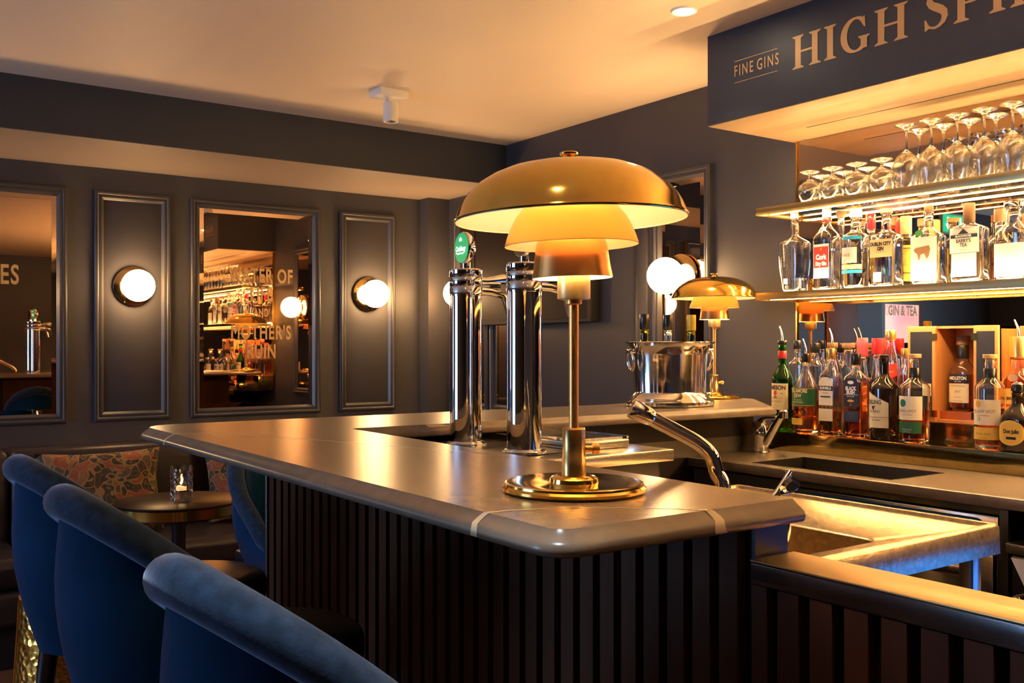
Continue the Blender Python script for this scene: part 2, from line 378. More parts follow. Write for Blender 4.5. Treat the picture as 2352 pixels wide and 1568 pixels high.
o = thing('exit_sign', 'green emergency exit sign with arrow and running figure, on the bulkhead', 'sign', (-1.36, 4.45, 2.30))
MB().bbox(-.16, .16, -.03, 0, -.085, .085, .003).build('sign_box', MATS['white_metal'], o)
MB().box(-.145, .145, -.032, -.030, -.07, .07).build('lit_face', emis('exit_green', (.0, .55, .28), 2.4), o)
mb = MB()
mb.prism([(.075, -.052), (.115, -.005), (.09, -.005), (.09, .052), (.06, .052), (.06, -.005), (.035, -.005)], 0, .001)
mb.prism([(-.12, -.055), (-.03, -.055), (-.03, .055), (-.12, .055)], 0, .001)
mb.xf(Matrix.Rotation(PI/2, 4, 'X')).build('white_symbols', emis('exit_white', (.9, 1, .95), 2.6), o, (0, -.033, 0))
mb = MB().prism([(-.09, .03), (-.075, .042), (-.06, .03), (-.06, .01), (-.045, -.005), (-.052, -.012), (-.07, .0), (-.06, -.04), (-.07, -.045), (-.08, -.015), (-.1, -.04), (-.108, -.034), (-.088, .0), (-.095, .01)], 0, .001)
mb.xf(Matrix.Rotation(PI/2, 4, 'X')).build('running_figure', MATS['exit_green'], o, (0, -.0345, 0))

# ---------------------------------------------------------------- fascia above the back bar
o = thing('bar_fascia', 'deep navy boxed fascia above the back bar lettered FINE GINS and HIGH SPIRITS', 'fascia', (2.61, 2.47, 2.095))
MB().box(0, XE-2.61, -3.6, 0, .004, ZC-2.095).build('fascia_box', navy_m, o)
MB().box(.002, XE-2.61, -3.6, 0, 0, .004).build('soffit_board', mat('fascia_soffit', (.25, .165, .09), .30, bump=(4, .35, .012, (3, .3, 1))), o)
MB().box(.30, .305, -3.6, -.2, -.001, .001).build('soffit_joint', void_m, o)

GL = {}
def stroke(pts):   # (x, z, half width) -> polygon strip quads
    out = []
    P = [Vector((p[0], p[1])) for p in pts]
    L, R = [], []
    for i in range(len(P)):
        a = P[max(i-1, 0)]; b = P[min(i+1, len(P)-1)]; t = (b-a).normalized(); n = Vector((-t.y, t.x))*pts[i][2]
        L.append(P[i]+n); R.append(P[i]-n)
    return [[L[i], R[i], R[i+1], L[i+1]] for i in range(len(P)-1)]
def rect(a, b, c, d): return [[Vector((a, c)), Vector((b, c)), Vector((b, d)), Vector((a, d))]]
def serif(cx, z, w, up):   # bracketed slab serif
    t = .045; s = 1 if up else -1
    return [[Vector((cx-w, z)), Vector((cx+w, z)), Vector((cx+w, z+s*t*.6)), Vector((cx-w, z+s*t*.6))],
            [Vector((cx-w, z+s*t*.6)), Vector((cx+w, z+s*t*.6)), Vector((cx+.105, z+s*t*1.8)), Vector((cx-.105, z+s*t*1.8))]]
def stem(cx, z0=0, z1=1): return rect(cx-.095, cx+.095, z0+.03, z1-.03)+serif(cx, z0, .19, True)+serif(cx, z1, .19, False)
def arc(cx, cz, rx, rz, a0, a1, wf, n=28):
    return stroke([(cx+rx*math.cos(math.radians(a0+(a1-a0)*i/n)), cz+rz*math.sin(math.radians(a0+(a1-a0)*i/n)), wf(a0+(a1-a0)*i/n)) for i in range(n+1)])
def thick(base, add): return lambda a: base+add*abs(math.cos(math.radians(a)))**1.3
GL['H'] = (1.0, stem(.2)+stem(.76)+rect(.25, .72, .47, .535))
GL['I'] = (.44, stem(.2))
GL['G'] = (1.0, arc(.50, .5, .36, .475, 62, 322, thick(.035, .065))+rect(.66, .85, .06, .40)+serif(.755, .42, .17, False)+[[Vector((.78, .98)), Vector((.80, .66)), Vector((.765, .66)), Vector((.62, .90))]])
GL['S'] = (.74, stroke([(.60, .74, .012), (.585, .84, .02), (.52, .925, .03), (.40, .965, .035), (.27, .945, .05), (.19, .86, .07), (.18, .76, .085), (.235, .665, .095), (.35, .585, .105), (.47, .505, .105), (.56, .41, .095), (.58, .29, .08), (.53, .16, .062), (.43, .075, .045), (.32, .04, .035), (.20, .075, .03), (.125, .16, .02), (.10, .27, .012)])+[[Vector((.64, 1.0)), Vector((.66, .70)), Vector((.625, .70)), Vector((.52, .93))], [Vector((.06, .0)), Vector((.05, .31)), Vector((.085, .31)), Vector((.20, .07))]])
GL['P'] = (.82, stem(.2)+arc(.40, .71, .30, .245, 90, -90, thick(.032, .06))+rect(.25, .42, .925, .985)+rect(.25, .42, .435, .495))
GL['R'] = (.92, stem(.2)+arc(.38, .73, .27, .225, 90, -90, thick(.032, .06))+rect(.25, .40, .925, .985)+rect(.25, .42, .475, .535)+[[Vector((.40, .50)), Vector((.58, .50)), Vector((.86, .0)), Vector((.62, .0))]]+serif(.80, 0, .12, True))
GL['T'] = (.84, stem(.42)+rect(.05, .79, .93, 1)+[[Vector((.05, 1)), Vector((.11, .93)), Vector((.06, .72)), Vector((.02, .72))], [Vector((.79, 1)), Vector((.73, .93)), Vector((.78, .72)), Vector((.82, .72))]])
mb = MB()
x = 0; H = .108
for ch in 'HIGH SPIRITS':
    if ch == ' ':
        mb.build('large_lettering', gold_t, o, (-.0012, -.378, .117), fix=False); mb = MB(); x += .30; continue
    adv, polys = GL[ch]
    for pi_, p in enumerate(polys): mb.add([(-.00004*pi_, -(x+q.x)*H*1.10, q.y*H) for q in p], [tuple(range(len(p)))])
    x += adv+.05
mb.build('large_lettering', gold_t, o, (-.0012, -.378, .117), fix=False)
text_obj('small_lettering', 'FINE', .0545, gold_t, o, (-.0005, -.1700, .168), -PI/2, .66, .0005, spacing=1.28)
text_obj('small_lettering', 'GINS', .0545, gold_t, o, (-.0005, -.2760, .168), -PI/2, .66, .0005, spacing=1.28)
MB().box(-.001, 0, -.317, -.128, .2035, .2055).box(-.001, 0, -.317, -.128, .1285, .1305).build('lettering_rules', gold_t, o)
# ---------------------------------------------------------------- bar countertop
XI, XO, Y0, YI, YF, XR = 1.04, .65, .833, 2.16, 2.545, 2.76   # inner edge, outer edge, near end, inner/outer far edges, right end
ZB = 1.10
def arcp(cx, cy, r, a0, a1, n):
    return [((cx+r*math.cos(a), cy+r*math.sin(a)), (math.cos(a), math.sin(a))) for a in [math.radians(a0+(a1-a0)*i/n) for i in range(n+1)]]
path = [((XI, Y0), (0, -1))]+arcp(XO+.022, Y0+.022, .022, 270, 180, 10)+arcp(XO+.09, YF-.09, .09, 180, 90, 10)
path += [((2.18, YF), (0, 1)), ((2.30, YF+.02), (-.15, 1)), ((2.42, YF+.14), (-.15, 1)), ((2.83, YF+.160), (0, 1))]+arcp(2.84, YF+.110, .05, 80, 0, 5)+[((2.89, 2.50), (.92, -.3)), ((2.585, YI), (.85, -.5))]
path = [(p, n) for p, n in path]
inner = [((1.056, YI), (0, 0)), ((XI, YI-.016), (0, 0))]
NOSE = [(0, 0), (.002, -.0025), (.009, -.0075), (.0155, -.0115), (.0185, -.0145), (.0205, -.0185), (.0205, -.0225), (.0185, -.0265), (.014, -.029), (.008, -.0305), (.0, -.031)]
allp = path+inner; n = len(allp); vs = []
for (o_, dz) in NOSE: vs += [(p[0]+m[0]*o_, p[1]+m[1]*o_, ZB+dz) for p, m in allp]
fs = []
for k in range(len(NOSE)-1):
    for i in range(n): j = (i+1) % n; fs.append((k*n+i, k*n+j, (k+1)*n+j, (k+1)*n+i))
mb = MB().add(vs, fs, True); mb.f.append(tuple(range(n))); mb.sm.append(False)
mb.f.append(tuple((len(NOSE)-1)*n+i for i in range(n-1, -1, -1))); mb.sm.append(False)
bar = thing('bar_countertop', 'long brown-grey stone bar top with rounded nosing and cream veins', 'countertop', (0, 0, 0))
slab = mb.build('stone_slab', stone_m, bar)
def vein_flat(pts, z=ZB+.0003):
    mb = MB(); q = []
    for i, (x, y, w_) in enumerate(pts):
        a = Vector(pts[max(i-1, 0)][:2]); b = Vector(pts[min(i+1, len(pts)-1)][:2]); t = (b-a).normalized(); m = Vector((-t.y, t.x))*w_
        q += [(x+m.x, y+m.y, z), (x-m.x, y-m.y, z)]
    return mb.add(q, [(2*i, 2*i+1, 2*i+3, 2*i+2) for i in range(len(pts)-1)])
def vein_nose(mb, base, nrm, tan, s0, w0, drift, w1=None):   # runs over the nosing
    q = []; w1 = w1 or w0
    for k, (o_, dz) in enumerate(NOSE[:9]):
        f = k/8; s = s0+drift*f+.004*math.sin(f*7); w_ = w0+(w1-w0)*f
        e = .0005
        for sg in (-1, 1):
            q.append((base[0]+nrm[0]*(o_+e)+tan[0]*(s+sg*w_), base[1]+nrm[1]*(o_+e)+tan[1]*(s+sg*w_), ZB+dz+e*.6))
    return mb.add(q, [(2*i, 2*i+1, 2*i+3, 2*i+2) for i in range(8)])
mb = vein_flat([(.650, .973, .0035), (.680, .970, .0022), (.728, .955, .0013), (.775, .926, .0013), (.83, .885, .0013), (.866, .848, .0018), (.880, .833, .0045)])
vein_nose(mb, (XO, 0), (-1, 0), (0, 1), .973, .0050, .002, .0075); vein_nose(mb, (0, Y0), (0, -1), (1, 0), .880, .006, .006, .011)
mb.build('stone_vein', vein_m, bar, fix=False); mb = MB()
mb.add(vein_flat([(XO, 2.26, .003), (.72, 2.235, .0015), (.84, 1.98, .0009), (.93, 1.72, .0008), (1.03, 1.43, .0008)]).v, [(2*i, 2*i+1, 2*i+3, 2*i+2) for i in range(4)])
vein_nose(mb, (XO, 0), (-1, 0), (0, 1), 2.26, .004, .02, .005)
mb.build('stone_vein', vein_m, bar, fix=False)
q = [(1.250, 1.100), (1.285, 1.100), (1.325, 1.093), (1.335, 1.082), (1.315, 1.080), (1.31, 1.0695), (1.265, 1.0695), (1.275, 1.078), (1.295, 1.083), (1.262, 1.094)]
mb = MB().add([(x, YI-.0006, z) for x, z in q], [tuple(range(len(q)))])
mb.build('stone_vein', vein_m, bar, fix=False)
q = [(2.07, 1.1), (2.10, 1.1), (2.105, 1.088), (2.12, 1.080), (2.11, 1.0735), (2.09, 1.084), (2.075, 1.09)]
MB().add([(x, YI-.0006, z) for x, z in q], [tuple(range(len(q)))]).build('stone_vein', vein_m, bar, fix=False)

# ---------------------------------------------------------------- bar front and gate, one line of slats
XS, PIT = .957, .048
def slats(mb, ya, yb, z0, z1):
    k = math.floor((ya-.9027)/PIT)-1
    while .9027+PIT*k < yb:
        a = max(.9027+PIT*k, ya); b = min(.9027+PIT*k+.031, yb)
        if b-a > .004: mb.box(XS, XS+.016, a, b, z0, z1)
        k += 1
    return mb
o = thing('slatted_bar_counter', 'dark slatted timber base under the long stone bar top', 'bar', (0, 0, 0))
slats(MB(), .845, 2.475, .10, 1.068).build('slatted_panel', wood_m, o)
MB().box(XS+.016, 1.036, .845, 2.475, .0, 1.068).build('backing_panel', void_m, o)
MB().box(XS+.016, 1.036, .838, .845, .0, 1.068).build('end_panel', mat('midnight_panel', (.02, .022, .035), .4), o)
MB().bbox(XS-.006, XS+.016, 2.475, 2.487, .0, 1.068, .002).build('corner_post', steel_d, o)
o = thing('bar_return', 'dark cupboard run under the far leg of the bar top', 'cupboard', (0, 0, 0))
MB().box(1.04, 2.70, 2.40, 2.475, .0, 1.068).build('return_panel', wood_m, o)
MB().box(1.16, 2.70, 2.335, 2.398, .0, 1.068).box(1.30, 1.303, 2.333, 2.335, .95, 1.04).box(2.0, 2.003, 2.333, 2.335, .9, 1.04).build('inner_panel', mat('dark_cupboard', (.018, .010, .008), .35, coat=.3), o)
MB().box(1.9, 2.70, 2.331, 2.3349, .925, .985).build('upstand', steel_d, o)
o = thing('bar_gate', 'low slatted gate with polished top rail in the right foreground', 'gate', (0, 0, 0))
MB().bbox(XS-.001, 1.040, -.60, .832, 1.000, 1.0275, .002).build('top_rail', rail_m, o)
MB().bbox(XS-.0015, 1.0405, -.60, .832, 1.0275, 1.0305, .0012).build('painted_rail_reflection', rail_refl_m, o)  # thin gold layer, painted reflection of the lit shelves
slats(MB(), -.60, .83, .10, .999).build('slatted_panel', wood_m, o)
MB().box(XS+.016, 1.034, -.60, .83, .0, .999).build('backing_panel', void_m, o)

# ---------------------------------------------------------------- beer station under the inner edge
o = thing('beer_station', 'lower steel-topped cabinet carrying the two chrome beer taps', 'counter', (0, 0, 0))
MB().bbox(1.045, 1.685, 1.705, 2.33, 1.022, 1.050, .002).build('steel_top', steel, o)
MB().box(1.05, 1.66, 1.73, 2.32, 0, 1.021).build('cabinet', mat('dark_laminate', (.03, .026, .024), .3), o)
MB().box(1.14, 1.44, 1.78, 2.16, 1.0501, 1.0535).build('black_recess', black_p, o)
o = thing('drip_tray', 'ribbed chrome drip tray on the beer station behind the lamp stem', 'drip tray', (1.545, 1.975, 1.0505))
MB().bbox(-.085, .085, -.17, .17, 0, .020, .003).build('tray', steel, o)
mb = MB()
for k in range(17): mb.box(-.08, .08, -.160+k*.019, -.150+k*.019, .0205, .026)
mb.box(-.084, -.078, -.168, .168, .0205, .028).box(.078, .084, -.168, .168, .0205, .028)
mb.build('grille', chrome, o)

def beer_tap(label, x, y, rz=0, badge=True):
    o = thing('beer_tap', label, 'beer tap', (x, y, 1.0536), rz)
    MB().lathe([(.052, 0), (.052, .004), (.047, .007), (.0415, .009)], 40).build('base_flange', chrome, o)
    MB().lathe([(.0405, .009), (.0405, .372)], 48, capb=False).build('column', chrome, o)
    MB().lathe([(.0405, .372), (.0418, .373), (.0418, .394), (.0405, .396), (.0418, .398), (.0418, .417), (.0405, .419), (.0418, .421), (.0418, .437), (.039, .4405), (0, .4405)], 48, capb=False).build('cap_rings', chrome, o)
    MB().lathe([(.011, .440), (.011, .458)], 20).build('badge_neck', chrome, o)
    mb = MB().lathe([(0, 0), (.038, 0), (.0405, .003), (.0405, .010), (.034, .022), (.020, .030), (0, .033)], 40)
    mb.xf(Matrix.Translation((-.012, 0, .494)) @ Matrix.Rotation(PI/2, 4, 'Y')).build('badge_housing', chrome, o)
    mb = MB().lathe([(0, 0), (.0375, 0), (.0375, .0015), (0, .0022)], 40)
    face = mb.xf(Matrix.Translation((-.012, 0, .494)) @ Matrix.Rotation(-PI/2, 4, 'Y')).build('badge_face', emis('badge_green', (0.0, .42, .13), .75) if badge else black_p, o)
    if badge:
        wm = emis('badge_white', (1, 1, 1), 1.3)
        text_obj('badge_lettering', 'Carlsberg', .0175, wm, face, (-.0148, 0, .491), -PI/2, .78, .0006, .35)
        mb = MB()
        pts = [(.024, -.010), (.012, -.014), (0, -.012), (-.012, -.014), (-.02, -.010)]
        for (a, b) in zip(pts[:-1], pts[1:]): mb.add([(-.0158, a[0], .494+a[1]), (-.0158, b[0], .494+b[1]), (-.0158, b[0], .494+b[1]-.003), (-.0158, a[0], .494+a[1]-.0035)], [(0, 1, 2, 3)])
        mb.add([(-.0158, -.006, .510), (-.0158, .006, .510), (-.0158, .008, .518), (-.0158, .003, .516), (-.0158, 0, .523), (-.0158, -.003, .516), (-.0158, -.008, .518)], [tuple(range(7))])
        mb.build('badge_crown', wm, face, fix=False)
    MB().tube([(.03, 0, .412), (.058, 0, .412), (.105, 0, .417), (.120, 0, .418)], [.011, .010, .015, .013], 16).build('tap_valve', chrome, o)
    MB().tube([(.03, 0, .388), (.07, 0, .386), (.105, 0, .378), (.113, 0, .368), (.121, 0, .345), (.128, 0, .318)], [.011, .011, .010, .009, .0085, .008], 16).build('spout', chrome, o)
    MB().bbox(.070, .098, -.006, .006, .396, .403, .001).build('lever_clip', black_p, o)
    return o
beer_tap('left chrome beer tap column with round green lit badge', 1.318, 2.070, -.10)
beer_tap('right chrome beer tap column, its badge hidden by the large brass lamp shade', 1.327, 1.832, -.10, False)

# ---------------------------------------------------------------- bar sink unit
ZS = .952
o = thing('bar_sink_unit', 'scratched stainless sink bench behind the gate', 'sink unit', (0, 0, 0))
ox0, ox1, oy0, oy1 = 1.046, 1.885, 1.005, 1.68; bx0, bx1, by0, by1 = 1.06, 1.60, 1.085, 1.60
def ring(x0, x1, y0, y1, z, r=.0, n=5):
    out = []
    for (cx, cy, a0) in ((x1-r, y1-r, 0), (x0+r, y1-r, 90), (x0+r, y0+r, 180), (x1-r, y0+r, 270)):
        for i in range(n+1): a = math.radians(a0+90*i/n); out.append((cx+r*math.cos(a), cy+r*math.sin(a), z))
    return out
rings = [ring(ox0, ox1, oy0, oy1, ZS-.058, .006), ring(ox0, ox1, oy0, oy1, ZS-.006, .012), ring(ox0+.004, ox1-.004, oy0+.004, oy1-.004, ZS, .012),
         ring(ox0+.014, ox1-.018, oy0+.014, oy1-.014, ZS, .008), ring(ox0+.016, ox1-.022, oy0+.018, oy1-.018, ZS-.006, .008), ring(bx0-.006, bx1+.006, by0-.006, by1+.006, ZS-.012, .03), ring(bx0, bx1, by0, by1, ZS-.016, .03),
         ring(bx0+.01, bx1-.01, by0+.01, by1-.01, ZS-.19, .03)]
mb = MB(); vs = [v for r_ in rings for v in r_]; m_ = len(rings[0]); fs = []
for k in range(len(rings)-1):
    for i in range(m_): j = (i+1) % m_; fs.append((k*m_+i, k*m_+j, (k+1)*m_+j, (k+1)*m_+i))
mb.add(vs, fs); mb.f.append(tuple((len(rings)-1)*m_+i for i in range(m_))); mb.sm.append(False)
mb.build('sink_top', steel_s, o, fix=False)
for (x, y) in ((ox1-.05, oy0+.03), (ox1-.05, oy1-.06), (ox0+.03, oy0+.03)): MB().bbox(x, x+.03, y, y+.03, 0, ZS-.03, .002).build('leg', steel, o)
MB().box(ox0+.04, ox1-.06, oy0+.08, oy1-.05, .35, .37).build('under_shelf', steel_d, o)

def pt(px, py, t):   # photo ray at a known distance -> world point
    r = (px-CXP)/FPX; u = (YHP-py)/FPX
    return Vector((t*(SN+r*CS), t*(CS-r*SN), CAM_H+t*u))
def smooth_path(pts, n=8):
    pts = [Vector(p) for p in pts]; out = []
    for i in range(len(pts)-1):
        p0 = pts[max(i-1, 0)]; p1 = pts[i]; p2 = pts[i+1]; p3 = pts[min(i+2, len(pts)-1)]
        for k in range(n):
            t = k/n; out.append(.5*((2*p1)+(-p0+p2)*t+(2*p0-5*p1+4*p2-p3)*t*t+(-p0+3*p1-3*p2+p3)*t**3))
    out.append(pts[-1]); return out
o = thing('chrome_faucet', 'large arched chrome faucet rising behind the near end of the bar top', 'faucet', (1.315, 1.205, ZS))
b0 = Vector((1.315, 1.205, ZS))
pa = [b0, b0+Vector((0, 0, .09)), pt(1646, 1085, 1.745), pt(1634, 1047, 1.742), pt(1604, 1018, 1.738), pt(1550, 988, 1.725), pt(1490, 957, 1.71)]
MB().tube([p-b0 for p in smooth_path(pa, 6)], .0135, 24).build('spout', chrome, o)
pb = [pt(1497, 960, 1.712), pt(1490, 957, 1.71), pt(1456, 940, 1.70), pt(1450, 937, 1.70)]
MB().tube([p-b0 for p in pb], [.0135, .0160, .0175, .0165], 24).build('spray_head', chrome, o)
MB().lathe([(.026, 0), (.026, .006), (.019, .010), (.019, .05), (.0145, .054)], 28).build('base', chrome, o)
MB().tube([(0, -.0, .035), (.03, -.03, .04), (.075, -.055, .085), (.098, -.068, .125)], [.006, .006, .005, .004], 12).build('lever', chrome, o)
o = thing('mixer_lever', 'chrome paddle lever of the sink mixer, at the tip of the bar top', 'lever', (1.415, 1.165, ZS))
b0 = Vector((1.415, 1.165, ZS))
MB().lathe([(.022, -.012), (.022, .03), (.016, .045), (0, .047)], 24).build('mixer_body', chrome, o)
pl = [b0+Vector((0, 0, .03)), pt(1785, 1141, 1.70), pt(1806, 1122, 1.71), pt(1824, 1108, 1.72), pt(1832, 1104, 1.72)]
mb = MB(); P = smooth_path([p-b0 for p in pl], 5); wv = Vector((.817*.7, -.576*.7, -.6))
L = len(P); vs = []
for i, p in enumerate(P):
    f = i/(L-1); hw = .003+.0095*max(0, math.sin(PI*min(1, max(0, (f-.35)/.68))))**.7 if f < .99 else .001
    for sg, dz in ((-1, 0), (-1, .004), (1, .004), (1, 0)): vs.append(p+wv*hw*sg+Vector((0, 0, dz-.002)))
fs = [(4*i+k, 4*i+(k+1) % 4, 4*i+4+(k+1) % 4, 4*i+4+k) for i in range(L-1) for k in range(4)]+[(0, 1, 2, 3), (4*L-1, 4*L-2, 4*L-3, 4*L-4)]
mb.add(vs, fs, True).build('paddle', chrome, o)

# ---------------------------------------------------------------- back counter, ledges, mirror
ZC2 = .928
o = thing('back_countertop', 'grey-brown stone worktop with inset sink below the whisky bottles', 'worktop', (0, 0, 0))
X0c, X1c, Ya, Yb = 2.365, 2.79, -.6, 2.33
hx0, hx1, hy0, hy1 = 2.42, 2.68, 1.60, 2.10
mb = MB()
mb.bbox(X0c, hx0, Ya, Yb, ZC2-.029, ZC2, .003).box(hx0-.003, X1c, hy1, Yb, ZC2-.029, ZC2).box(hx0-.003, X1c, Ya, hy0, ZC2-.029, ZC2).box(hx1, X1c, hy0, hy1, ZC2-.029, ZC2)
mb.build('stone_slab', stone_m, o)
mb = MB().box(hx0, hx1, hy0, hy1, ZC2-.085, ZC2-.083)
for a, b, c, d in ((hx0-.001, hx0+.001, hy0, hy1), (hx1-.001, hx1+.001, hy0, hy1), (hx0, hx1, hy0-.001, hy0+.001), (hx0, hx1, hy1-.001, hy1+.001)): mb.box(a, b, c, d, ZC2-.085, ZC2+.001)
mb.build('sink_basin', steel_d, o)
y1_ = y_at(1810, 2.365)
q = [(0, .0), (.022, .0), (.004, -.009), (-.008, -.017), (-.002, -.026), (.022, -.029), (.012, -.029), (-.012, -.026), (-.016, -.017), (-.004, -.006)]
mb = MB().add([(X0c-.0006, y1_+a, ZC2+b) for a, b in q], [tuple(range(len(q)))]); mb.add(vein_flat([(X0c, y1_+.012, .006), (X0c+.02, y1_-.01, .003), (X0c+.05, y1_-.035, .0012)], ZC2+.0004).v, [(0, 1, 3, 2), (2, 3, 5, 4)])
mb.build('stone_vein', vein_m, o, fix=False)
o = thing('back_cabinet', 'dark base cabinet under the back worktop', 'cabinet', (0, 0, 0))
MB().box(2.38, 2.78, 2.0, 2.32, 0, .835).build('cabinet_body', MATS['dark_laminate'], o)
MB().box(2.375, 2.379, 1.93, 2.31, .1, .893).build('cabinet_door', mat('grey_door', (.05, .045, .042), .4), o)
MB().box(2.375, 2.40, 1.905, 1.925, 0, .898).build('divider', steel_d, o)
# glass washer
yg0, yg1 = y_at(2290, 2.37), 1.90
o = thing('glass_washer', 'steel under-counter glass washer with blue control panel', 'dishwasher', (0, 0, 0))
MB().box(2.40, 2.78, yg0, yg1, .09, .80).build('body', steel_d, o)
MB().box(2.385, 2.39, yg0-.02, yg1, .880, .897).build('olive_fascia', mat('olive_fascia', (.10, .075, .02), .4, noise=(12, .4, 6)), o)
MB().bbox(2.375, 2.40, yg0, yg1, .790, .876, .003).build('control_housing', steel, o)
mb = MB(); r_ = [(x, y) for x, y, z in ring(-(yg1-yg0-.05)/2, (yg1-yg0-.05)/2, -.034, .030, 0, .02)]
cp = MB().prism(r_, 0, .003); M_ = Matrix.Translation((2.374, (yg0+yg1)/2+.01, .838)) @ Matrix.Rotation(-PI/2, 4, 'Z') @ Matrix.Rotation(PI/2, 4, 'X')
cp.xf(M_).build('control_panel', mat('blue_panel', (.008, .07, .18), .25, coat=.4), o)
mb = MB()
sweep = MB(); sweep_rect(sweep, .05, .022, [(0, 0), (0, .001), (.0015, .001), (.0015, 0)]); sweep.xf(Matrix.Translation((2.3705, yg0+.09, .846)) @ Matrix.Rotation(-PI/2, 4, 'Z')); sweep.build('panel_symbol', mat('pale_blue_print', (.35, .55, .65), .5), o)
mb = MB()
for i, dy in enumerate((-.14, -.06, .02, .07)):
    m2 = MB().lathe([(.008, 0), (.0095, 0), (.0095, .0006), (.008, .0006), (.008, 0)], 20, (0, 0, 0), False, False, False).xf(Matrix.Translation((2.3705, (yg0+yg1)/2+dy, .845)) @ Matrix.Rotation(-PI/2, 4, 'Y')); mb.add(m2.v, m2.f)
mb.build('panel_dial', MATS['pale_blue_print'], o)
MB().bbox(2.37, 2.40, yg0+.01, yg1, .12, .780, .004).build('door', steel, o)
MB().bbox(2.345, 2.372, yg0+.06, yg1-.05, .715, .745, .008).build('door_handle', steel, o)
MB().box(2.366, 2.38, yg0-.030, yg0-.008, 0, .897).build('steel_upright', steel_d, o)
# ice maker to the right
yi1 = y_at(2308, 2.33)
o = thing('ice_maker', 'steel appliance with a sloping lid at the right edge below the back worktop', 'appliance', (0, 0, 0))
MB().bbox(2.33, 2.76, yi1-.43, yi1, .800, .825, .003).build('top_plate', steel, o)
MB().box(2.345, 2.76, yi1-.42, yi1-.01, .05, .795).build('body', steel_d, o)
MB().add([(2.338, yi1-.01, .79), (2.338, yi1-.42, .79), (2.300, yi1-.42, .70), (2.300, yi1-.08, .70), (2.345, yi1-.01, .79), (2.345, yi1-.42, .79), (2.345, yi1-.42, .70), (2.345, yi1-.08, .70)],
         [(0, 1, 2, 3), (4, 7, 6, 5), (0, 3, 7, 4), (1, 5, 6, 2), (3, 2, 6, 7), (0, 4, 5, 1)]).build('sloping_lid', steel, o)
yf1 = yi1-.44
o2 = thing('added_bottle_fridge', 'added glass fronted bottle fridge with blue inner light, right of the steel appliance', 'fridge', (0, 0, 0))  # unseen fridge added to give the sink apron its blue reflection
MB().box(2.40, 2.76, yf1-.9, yf1, .05, .895).build('fridge_case', black_p, o2)
MB().bbox(2.375, 2.40, yf1-.9, yf1, .08, .893, .003).build('door_frame', steel_d, o2)
MB().box(2.370, 2.375, yf1-.86, yf1-.04, .14, .875).build('lit_door_glass', emis('fridge_blue', (.03, .22, 1), 1.7), o2)
h0 = Vector((2.30, y_at(2345, 2.28), .60))
MB().tube(smooth_path([(2.335, y_at(2338, 2.3), .70), (2.285, y_at(2335, 2.3), .695), (2.275, y_at(2326, 2.3), .64), (2.272, y_at(2322, 2.3), .55), (2.30, y_at(2320, 2.3), .48), (2.345, y_at(2320, 2.3), .46)], 6), .012, 14).build('door_handle', chrome, o)

ZL, ZR = .993, 1.052
o = thing('brass_bottle_ledge', 'two-step polished brass ledge holding the spirit bottles', 'ledge', (0, 0, 0))
MB().bbox(2.79, 2.955, -.6, 2.46, ZC2+.0, ZL, .0015).build('front_step', ledge_m, o)
MB().bbox(2.955, 3.085, -.6, 2.46, ZC2+.0, ZR, .0015).build('rear_step', ledge_m, o)
o = thing('back_bar_mirror', 'wide bronze tinted mirror behind the bottles and glass shelves', 'mirror', (0, 0, 0))
MB().box(3.086, 3.099, -.6, 2.447, ZR, 2.094).build('mirror_glass', mirror_b, o)
MB().box(3.080, 3.099, 2.447, 2.453, ZR, 2.094).build('brass_edge', brass_m, o)

# ---------------------------------------------------------------- faucet beside the whiskies
fx, fy = 2.67, y_at(1744, 2.67)
o = thing('mixer_tap', 'small chrome mixer tap at the left end of the back worktop', 'tap', (fx, fy, ZC2))
MB().lathe([(.036, 0), (.036, .004), (.032, .008), (.031, .050), (.0318, .052), (.0318, .088), (.027, .103), (.012, .111), (0, .112)], 32).build('tap_body', chrome, o)
e_ = pt(1797, 950, 3.33)-Vector((fx, fy, ZC2))
MB().tube([Vector((0, 0, .010)), e_*.3+Vector((0, 0, -.002)), e_*.8, e_], [.016, .0155, .0135, .0125], 18).build('spout', chrome, o)
MB().lathe([(.016, -.012), (.016, .012), (.012, .017), (0, .018)], 22, tuple(e_+Vector((0, -.004, -.003)))).build('aerator', chrome, o)
MB().tube(smooth_path([(0, .0, .106), (.0, -.03, .122), (.0, -.075, .127)], 4), [.010]*4+[.007]*5, 12).build('lever', chrome, o)
